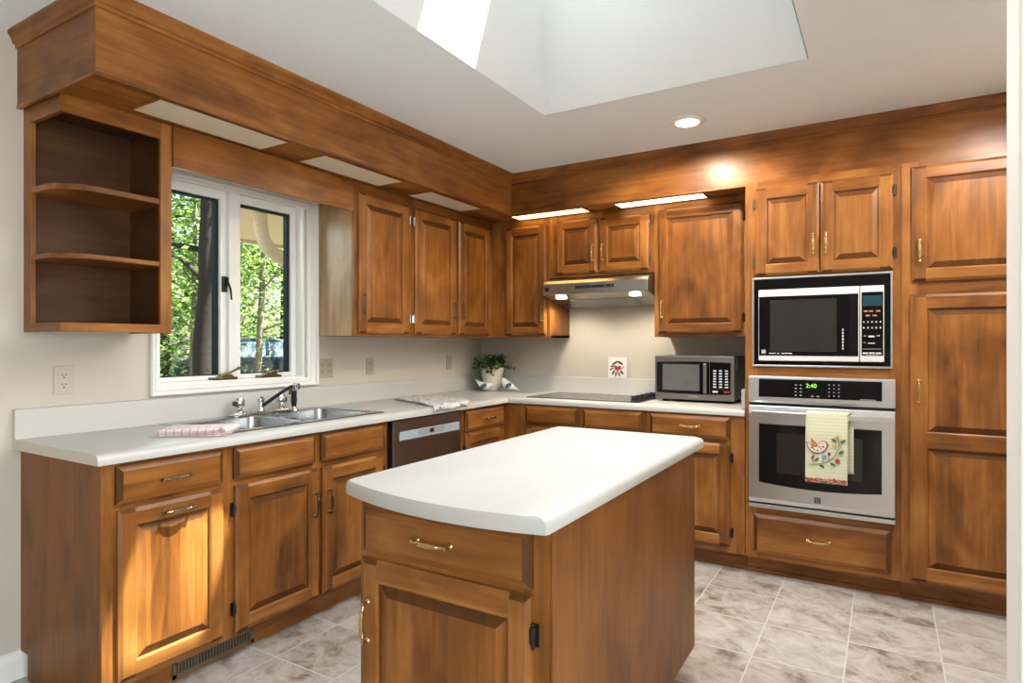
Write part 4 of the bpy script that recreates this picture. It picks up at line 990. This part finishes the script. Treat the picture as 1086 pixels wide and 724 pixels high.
# ------------------------------------------------------------------ things on the worktop
# potted plant
px, py, pz = -2.63, 4.062, .9144
t = thing('potted_plant', 'small leafy green plant in a white ceramic pot in the counter corner', 'plant', (px, py, pz))
MB().lathe((px, py, pz), [(.052, 0), (.056, .004), (.070, .07), (.084, .135), (.090, .160), (.092, .178), (.088, .182), (.084, .176), (.080, .150), (.02, .148)], 32).build('pot', M['pot'], t, smooth=40)
MB().lathe((px, py, pz+.149), [(.079, 0), (.06, .012), (.01, .016)], 20).build('soil', M['soil'], t, smooth=True)
st_, lf = MB(), MB(); rg = random.Random(11)
for j in range(95):
    a_ = rg.uniform(0, 2*PI); rr = rg.uniform(.0, .185); top = rg.uniform(.20, .27) - max(0, rr-.10)*rg.uniform(.3, 1.6)
    ex, ey_ = px+rr*math.cos(a_), py+rr*math.sin(a_)*.85
    ex = max(ex, WX+.06); ey_ = min(ey_, WY-.05)
    p0 = Vector((px+.04*math.cos(a_), py+.04*math.sin(a_), pz+.155)); p2 = Vector((ex, ey_, pz+top)); p1 = (p0+p2)/2+Vector((0, 0, .05))
    cur = [p0*(1-s)**2+p1*2*s*(1-s)+p2*s*s for s in (0, .25, .5, .75, 1)]
    st_.tube(cur, .0016, 5)
    for s in (.45, .6, .72, .82, .92, 1.0):
        q = p0*(1-s)**2+p1*2*s*(1-s)+p2*s*s
        for _ in range(2):
            d = Vector((rg.uniform(-1, 1), rg.uniform(-1, 1), rg.uniform(-.4, .9))).normalized(); sd_ = d.cross(Vector((rg.uniform(-.4, .4), rg.uniform(-.4, .4), 1))).normalized(); ln, wd = rg.uniform(.020, .034), rg.uniform(.009, .015)
            nrm = sd_.cross(d)*.004
            lf.face([q, q+d*ln*.35+sd_*wd-nrm, q+d*ln*.75+sd_*wd*.75, q+d*ln, q+d*ln*.75-sd_*wd*.75, q+d*ln*.35-sd_*wd-nrm])
st_.build('stem', mat('stem_green', (.06, .09, .03), .6), t); lo_ = lf.build('foliage', M['leaf_pot'], t, weld=False, recalc=False); lo_['kind'] = 'stuff'
# porcelain birds
def bird(label, x, y, rz, up):
    z = .9144; t = thing('bird_figurine', label, 'figurine', (x, y, z), 'porcelain birds beside the potted plant')
    R = Matrix.Rotation(rz, 3, 'Z')
    def P(a, b, c): v_ = R @ Vector((a, b, 0)); return (x+v_.x, y+v_.y, z+c)
    G_ = 1.22
    # spine from tail to beak
    if up: sp_ = [(-.075, .008, .004), (-.055, .016, .007), (-.030, .028, .018), (-.004, .036, .028), (.016, .052, .027), (.026, .068, .020), (.032, .082, .012), (.035, .086, .003)]
    else: sp_ = [(-.060, .078, .003), (-.046, .062, .007), (-.026, .042, .020), (.002, .030, .026), (.022, .036, .022), (.036, .043, .015), (.046, .044, .008), (.056, .042, .002)]
    m = MB(); m.tube([P(a*G_, 0, max(c, r+.0006)*G_) for a, c, r in sp_], [r*G_ for a, c, r in sp_], 14); m.build('body', M['birdw'], t, smooth=True, sub=1)
    for sg in (-1, 1):
        mm = MB(); rot = R @ Matrix.Rotation(.5 if up else -.5, 3, 'Y')
        mm.ball(P(-.006*G_, sg*(.023 if up else .021)*G_, (.040 if up else .036)*G_), (.028, .010, .016), 14, 8, rot=rot); mm.build('wing', M['birdb'], t, smooth=True)
bird('white porcelain bird with blue wings on the left of the pot, tail raised', -2.625, 3.955, math.radians(25), False)
bird('white porcelain bird with blue wings on the right of the pot, head raised', -2.470, 4.035, math.radians(205), True)
# printed cloth over the worktop edge
t = thing('dish_cloth', 'crumpled printed white cloth draped over the worktop edge above the dishwasher', 'cloth', (-2.45, 3.02, .9144))
def cloth(lift, du):
    def f(u, v):
        x = -2.745+u*.60+du; y = 2.86+.20*(1-u)+v*.33+.05*math.sin(3*u)*v - .09*u
        z = .9165+lift+.004*math.sin(u*8+v*5)**2+.006*noise.noise(Vector((u*5, v*4, lift*90)))+.002
        e = x-(OVX-.018)
        if e > 0:
            k_ = min(e, .05); x = OVX-.018+k_*.62; z = z - .7*k_*k_/.05 + .016*math.sin(v*5.2)**2*k_/.05
        return (x, y, max(z, .9165) if e <= 0 else z+.004)
    return f
MB().grid(cloth(0, 0), 30, 18).build('lower_fold', M['print'], t, smooth=True, solid=.002)
MB().grid(cloth(.006, .014), 30, 18).build('upper_fold', M['print'], t, smooth=True, solid=.002)
# pink towel by the sink: folded stack with a rolled end
t = thing('dish_towel', 'folded pink and white checked towel on the worktop left of the sink', 'towel', (-2.42, 1.49, .9145))
ang = math.radians(38); ca, sa = math.cos(ang), math.sin(ang); cx, cy = -2.395, 1.49
def place(a, b, z): return (cx+a*ca-b*sa*0.9-0*b, cy+a*sa*.9+b*ca, z)
m = MB(); HL, HW = .145, .085
for Lr in range(3):
    def top(u, v, Lr=Lr):
        a = -HL+2*HL*u+.006*Lr; b = HW*math.cos(PI*(1-v)*1.0) if False else (-HW+2*HW*v)
        ed = min(1, min(v, 1-v)/.08); eu = min(1, u/.06, (1-u)/.04)
        r = math.sqrt(max(0, 1-(1-ed)**2))*math.sqrt(max(0, 1-(1-eu)**2))
        return place(a, b*(1-.03*Lr), .9165+Lr*.0085+.0085*r+.004*noise.noise(Vector((u*4, v*3, Lr*3)))*r+.006*u*r)
    def bot(u, v, Lr=Lr):
        p = top(u, v); return (p[0], p[1], .9160+Lr*.0085)
    m.grid(top, 24, 14); m.grid(bot, 24, 14, flip=True)
sp_ = [(HL-.03+.0*q, 0) for q in range(2)]
m.build('folds', M['pink'], t, smooth=True, weld=True)
m = MB()
def roll(u, v):
    th = u*2.6*PI; r = .007+.0075*u
    return place(HL-.012+r*math.cos(th)*1.5, -HW*.96+1.92*HW*v, .9168+.016+r*math.sin(th)+.003*math.sin(v*6))
m.grid(roll, 40, 8).build('rolled_edge', M['pink'], t, smooth=True, solid=.002)
# flower tile on the backsplash ledge
t = thing('ceramic_tile', 'square white tile with red flower leaning on the backsplash behind the cooktop', 'tile', (-1.66, WY-.012, 1.031))
ti = MB(); tx, tz, th = -1.660, 1.0312, .150
def tl(a, b, w_): return (tx+a, WY-.017+b*.075-w_, tz+b)
ti.box(-.071, .071, 0, th, 0, .006); ti.map(tl); ti.build('tile_body', M['tile'], t, bevel=.002)
f = MB()
def tp(pts, mi, l=.0): f.prism(pts, lambda p, q, a: tl(p, q, a), .0055, .0066+l, mi)
for x, z, rx, rz, ro in ((-.020, .108, .026, .008, .5), (.020, .110, .026, .009, -.5), (-.035, .085, .022, .006, .1), (0, .118, .012, .007, 0), (-.030, .040, .020, .008, 1.0), (.034, .042, .020, .008, -.9), (-.010, .028, .018, .007, 1.4), (.014, .030, .018, .007, -1.2), (-.045, .065, .016, .006, .6)): tp(E(x, z, rx, rz, ro, 12), 1)
tp(E(.004, .070, .030, .012, .1, 14), 0, .0006); tp(E(-.008, .076, .015, .011, -.4, 12), 0, .0008); tp(E(.014, .078, .013, .011, .7, 12), 0, .0008); tp(E(.002, .058, .007, .014, 0, 10), 0, .0007); tp(E(.044, .078, .010, .005, .8, 10), 2)
f.build('painted_flower', [M['red'], M['green_dk'], M['keyo']], t)

# outlets and switches
def plate(name, label, cat, y, z, wd, ht, m_, kind):
    x = WX; t = thing(name, label, cat, (x, y, z))
    MB().box(x+.0005, x+.006, y-wd/2, y+wd/2, z-ht/2, z+ht/2).build('cover_plate', m_, t, bevel=.002)
    cols = [-wd/4, wd/4] if kind == 'double' else [0]
    for c_ in cols:
        k = MB(); q = MB()
        if kind == 'switch':
            k.box(x+.006, x+.012, y+c_-.005, y+c_+.005, z-.012, z+.012).build('toggle', m_, t)
            for sg in (-1, 1): MB().lathe((x+.006, y+c_, z+.030*sg), [(.0035, 0), (.003, .0008)], 8, (1, 0, 0)).build('screw', M['slot'], t)
            continue
        if kind == 'decora': k.box(x+.006, x+.0075, y-.0165, y+.0165, z-.034, z+.034)
        else: k.box(x+.006, x+.0074, y+c_-.014, y+c_+.014, z-.034, z+.034)
        rc = k.build('receptacle', m_, t, bevel=.001); xx_ = x+.0078
        for sg in (-1, 1):
            zc = z+sg*.0195
            q.box(xx_-.0003, xx_+.0003, y+c_-.0075, y+c_-.0050, zc-.001, zc+.008); q.box(xx_-.0003, xx_+.0003, y+c_+.0050, y+c_+.0075, zc-.001, zc+.008); q.lathe((xx_-.0003, y+c_, zc-.008), [(.0032, 0), (.003, .0006)], 8, (1, 0, 0))
        q.build('slot', M['slot'], rc)
plate('wall_outlet', 'beige power outlet on the wall below the open shelf unit', 'outlet', 1.210, 1.132, .072, .116, M['outletw'], 'decora')
plate('wall_outlet', 'wide ivory double outlet on the wall just right of the window', 'outlet', 2.580, 1.136, .112, .116, M['ivory'], 'double')
plate('wall_outlet', 'narrow ivory outlet under the single-door wall cabinet', 'outlet', 2.949, 1.136, .070, .112, M['ivory'], 'duplex')
plate('light_switch', 'ivory wall switch on the backsplash wall beside the potted plant', 'switch', 3.796, 1.138, .070, .112, M['ivory'], 'switch')

# ------------------------------------------------------------------ outdoors
gr = MB(); GO = -.25
gr.grid(lambda u, v: (-45+41.9*u, -12+50*v, GO+.06*noise.noise(Vector((u*30, v*30, 0)))), 40, 40)
o = gr.build('ground', M['ground']); o['kind'] = 'structure'
def tree(name, label, x, y, r0, H, lean, bark, leafm, nl, zlo, spread, seed, size=.085, branches=9, clear=False):
    rg = random.Random(seed); t = thing(name, label, 'tree', (x, y, GO), 'trees outside the window')
    n = 14; pts = [(x+lean[0]*j/n+.05*noise.noise(Vector((j*.5, seed, 0))), y+lean[1]*j/n+.05*noise.noise(Vector((seed, j*.5, 0))), GO-.05+H*j/n) for j in range(n+1)]
    tr = MB().tube(pts, [r0*(1.35 if j == 0 else 1.12 if j == 1 else 1)*(1-.6*j/n) for j in range(n+1)], 12); 
    tips = []
    for b in range(branches):
        j = rg.randrange(4, n); p = Vector(pts[j]); a_ = rg.uniform(0, 2*PI); L_ = spread*rg.uniform(.5, 1)
        q = p+Vector((math.cos(a_)*L_, math.sin(a_)*L_, rg.uniform(.1, .9))); tr.tube([p, (p+q)/2+Vector((0, 0, .12)), q], [r0*.3, r0*.2, r0*.06], 6); tips += [(p+q)/2, q]
    tr.build('trunk', bark, t, smooth=True)
    lf = MB()
    for j in range(nl):
        cl = rg.random() < .55 and tips
        if cl: c_ = rg.choice(tips); q = c_+Vector((rg.gauss(0, .35), rg.gauss(0, .35), rg.gauss(0, .25)))
        else:
            a_ = rg.uniform(0, 2*PI); rr = spread*math.sqrt(rg.random()); q = Vector((x+rr*math.cos(a_), y+rr*math.sin(a_), rg.uniform(zlo, GO+H)))
        if clear and q.z < 4.6 and q.y - y > -.35 + .5*(x - q.x) - .25*(q.z > 3.4): continue
        d = Vector((rg.uniform(-1, 1), rg.uniform(-1, 1), rg.uniform(-.7, .3))).normalized(); s_ = d.cross(Vector((rg.uniform(-.6, .6), rg.uniform(-.6, .6), 1))).normalized(); ln = size*rg.uniform(.6, 1.4); wd = ln*.36
        lf.face([q, q+d*ln*.4+s_*wd, q+d*ln, q+d*ln*.4-s_*wd])
    f_ = lf.build('foliage', leafm, t, weld=False, recalc=False); f_['kind'] = 'stuff'
tree('tree', 'thick dark-barked tree seen through the left window pane', -9.0, 5.70, .175, 7.0, (.15, .1), M['bark'], M['leaf_b'], 3600, 1.6, 2.0, 1, clear=True)
tree('tree', 'slim grey tree trunk seen through the right pane, before the vehicle', -12.0, 8.86, .085, 6.5, (.2, .25), M['bark2'], M['leaf_a'], 3200, 1.6, 1.8, 2)
tree('tree', 'dark thin tree standing behind the slim grey trunk', -14.5, 11.75, .11, 7.0, (0, -.1), M['bark'], M['leaf_a'], 3800, 1.5, 2.2, 3, .10)
tree('tree', 'leafy young tree in the woods behind the thick dark trunk', -13.0, 8.0, .07, 6.5, (0, .1), M['bark2'], M['leaf_b'], 6000, .2, 1.7, 4, .11)
tree('tree', 'broad bright green tree at the back of the wood, left pane', -21.0, 12.0, .14, 9.0, (0, 0), M['bark'], M['leaf_a'], 11000, .0, 3.0, 5, .20)
tree('tree', 'broad bright green tree beyond the parked vehicle', -22.5, 18.0, .15, 9.0, (0, 0), M['bark'], M['leaf_a'], 12000, .2, 3.3, 6, .20)
tree('tree', 'tall green tree farthest off in the left pane', -27.5, 15.6, .15, 11.0, (0, 0), M['bark'], M['leaf_b'], 12000, .0, 3.6, 8, .24)
tree('tree', 'leafy tree at the left edge of the wood, half hidden by the window casing', -15.5, 5.6, .10, 8.0, (0, 0), M['bark'], M['leaf_b'], 8000, .0, 2.3, 9, .15)
# low bush below the window
t = thing('shrub', 'low dark green shrub growing outside below the right window pane', 'shrub', (-7.6, 5.72, GO)); rg = random.Random(21)
sb, lf = MB(), MB()
for j in range(40):
    a_ = rg.uniform(0, 2*PI); L_ = rg.uniform(.2, .75); q = Vector((-7.6+L_*math.cos(a_), 5.72+L_*math.sin(a_), GO+rg.uniform(.5, 1.22)*(1-.3*L_))); sb.tube([(-7.6+.1*math.cos(a_), 5.72+.1*math.sin(a_), GO), q], [.012, .004], 5)
    for i_ in range(36):
        p = q+Vector((rg.gauss(0, .14), rg.gauss(0, .14), rg.gauss(-.05, .14))); d = Vector((rg.uniform(-1, 1), rg.uniform(-1, 1), rg.uniform(-.6, .6))).normalized(); s_ = d.orthogonal().normalized(); ln = rg.uniform(.04, .08)
        lf.face([p, p+d*ln*.4+s_*ln*.35, p+d*ln, p+d*ln*.4-s_*ln*.35])
sb.build('stem', M['bark'], t); f_ = lf.build('foliage', M['leaf_c'], t, weld=False, recalc=False); f_['kind'] = 'stuff'
# parked vehicle
vx, vy = -16.3, 12.15
t = thing('car', 'dark blue vehicle parked under the trees outside the window', 'car', (vx, vy, GO))
ar = math.radians(62); 
def V(a, b, c): return (vx+a*math.cos(ar)-b*math.sin(ar), vy+a*math.sin(ar)+b*math.cos(ar), GO+c)
side = [(-2.3, .40), (-2.35, .75), (-2.25, 1.02), (-1.95, 1.12), (-1.6, 1.62), (-1.2, 1.70), (.35, 1.70), (.75, 1.60), (1.25, 1.10), (2.15, .98), (2.35, .75), (2.35, .40)]
m = MB(); hw = .92
def belt(z): return hw if z < 1.1 else hw-(z-1.1)*.35
n = len(side); A = [V(a, -belt(z), z) for a, z in side]; B = [V(a, belt(z), z) for a, z in side]
m.face(A); m.face(B[::-1])
for k in range(n): m.face([A[k], B[k], B[(k+1) % n], A[(k+1) % n]])
m.build('body', M['car'], t, bevel=.04)
for sg in (-1, 1):
    for (a0, a1, a2, a3) in ((-1.75, -1.52, -.95, -.95), (-.85, -.85, .05, .05), (.15, .15, .62, 1.05)):
        g = MB(); z0, z1 = 1.14, 1.58
        g.face([V(a0, sg*(belt(z0)+.012), z0), V(a3, sg*(belt(z0)+.012), z0), V(a2, sg*(belt(z1)+.012), z1), V(a1, sg*(belt(z1)+.012), z1)]); g.build('side_window', M['carglass'], t, solid=.012)
    for a in (-1.45, 1.45):
        MB().lathe(V(a, sg*.80, .34), [(.34, -.11), (.34, .11), (.22, .125)], 24, Vector(V(0, 1, 0))-Vector(V(0, 0, 0))).build('wheel', M['tyre'], t, smooth=40)
g = MB(); g.face([V(.80, -.66, 1.585), V(.80, .66, 1.585), V(1.26, .82, 1.125), V(1.26, -.82, 1.125)]); g.build('windscreen', M['carglass'], t, solid=.012)
# porch roof with gutter and downspout
t = thing('porch_roof', 'cream porch eave seen through the top of the right window pane', 'roof', (-4.7, 5.0, 2.36))
pol = [(WX-T-.002, 3.06), (-4.40, 3.06), (-5.90, 3.97), (-5.90, 8.5), (WX-T-.002, 8.5)]
m = MB(); m.prism(pol, lambda p, q, h: (p, q, h), 2.40, 2.43); m.build('soffit_boards', M['porch'], t)
m = MB()
for (p, q) in ((pol[0], pol[1]), (pol[1], pol[2]), (pol[2], pol[3])):
    d = Vector((q[0]-p[0], q[1]-p[1], 0)).normalized(); n_ = Vector((-d.y, d.x, 0)) * (-1 if d.x < -.1 else -1)
    if n_.dot(Vector(((p[0]+q[0])/2+4.3, (p[1]+q[1])/2-5.5, 0))) < 0: n_ = -n_
    c4 = [Vector((*p, 0))+n_*.002, Vector((*q, 0))+n_*.002, Vector((*q, 0))+n_*.03, Vector((*p, 0))+n_*.03]
    m.prism([(v_.x, v_.y) for v_ in c4], lambda p, q, h: (p, q, h), 2.37, 2.56)
m.build('fascia', M['porch'], t)
m = MB(); m.prism(pol, lambda p, q, h: (p, q, h), 2.4305, 2.55); m.build('roof_deck', mat('shingles', (.10, .09, .08), .9, var=.4, vscale=25), t)
MB().box(-5.86, -5.74, 8.3, 8.42, GO, 2.3995).build('post', M['porch'], t, bevel=.006)
ds = thing('downspout', 'curved ribbed downspout elbow under the porch eave', 'downspout', (-4.62, 3.5, 2.0))
ctrl = [(-4.60, 3.445, 2.395), (-4.60, 3.445, 2.30), (-4.605, 3.47, 2.20), (-4.62, 3.53, 2.12), (-4.64, 3.62, 2.075), (-4.68, 3.76, 2.04), (-4.90, 5.2, 1.80), (-4.92, 5.3, 1.74), (-4.93, 5.32, 1.66), (-4.93, 5.32, GO)]
pts = []
for j in range(len(ctrl)-1):
    a, b = Vector(ctrl[j]), Vector(ctrl[j+1]); q = 8 if j < 6 else 3
    pts += [a.lerp(b, s/q) for s in range(q)]
pts.append(Vector(ctrl[-1]))
MB().tube(pts, [.056+(.005 if (j % 3 == 0 and j < 42) else 0) for j in range(len(pts))], 14).build('pipe', M['gutter'], ds, smooth=25)
fl_ = thing('flood_light', 'small outdoor floodlight under the porch corner, by the dark trunk', 'lamp', (-5.60, 3.83, 2.40))
MB().lathe((-5.60, 3.83, 2.3995), [(.05, 0), (.05, -.02), (.015, -.03), (.015, -.09)], 16).build('mount', M['gutter'], fl_, smooth=30)
MB().lathe((-5.62, 3.78, 2.31), [(.025, .08), (.04, .04), (.06, -.03), (.062, -.09), (.055, -.09), (.01, -.06)], 18, (-.6, .55, .35)).build('head', M['gutter'], fl_, smooth=30)
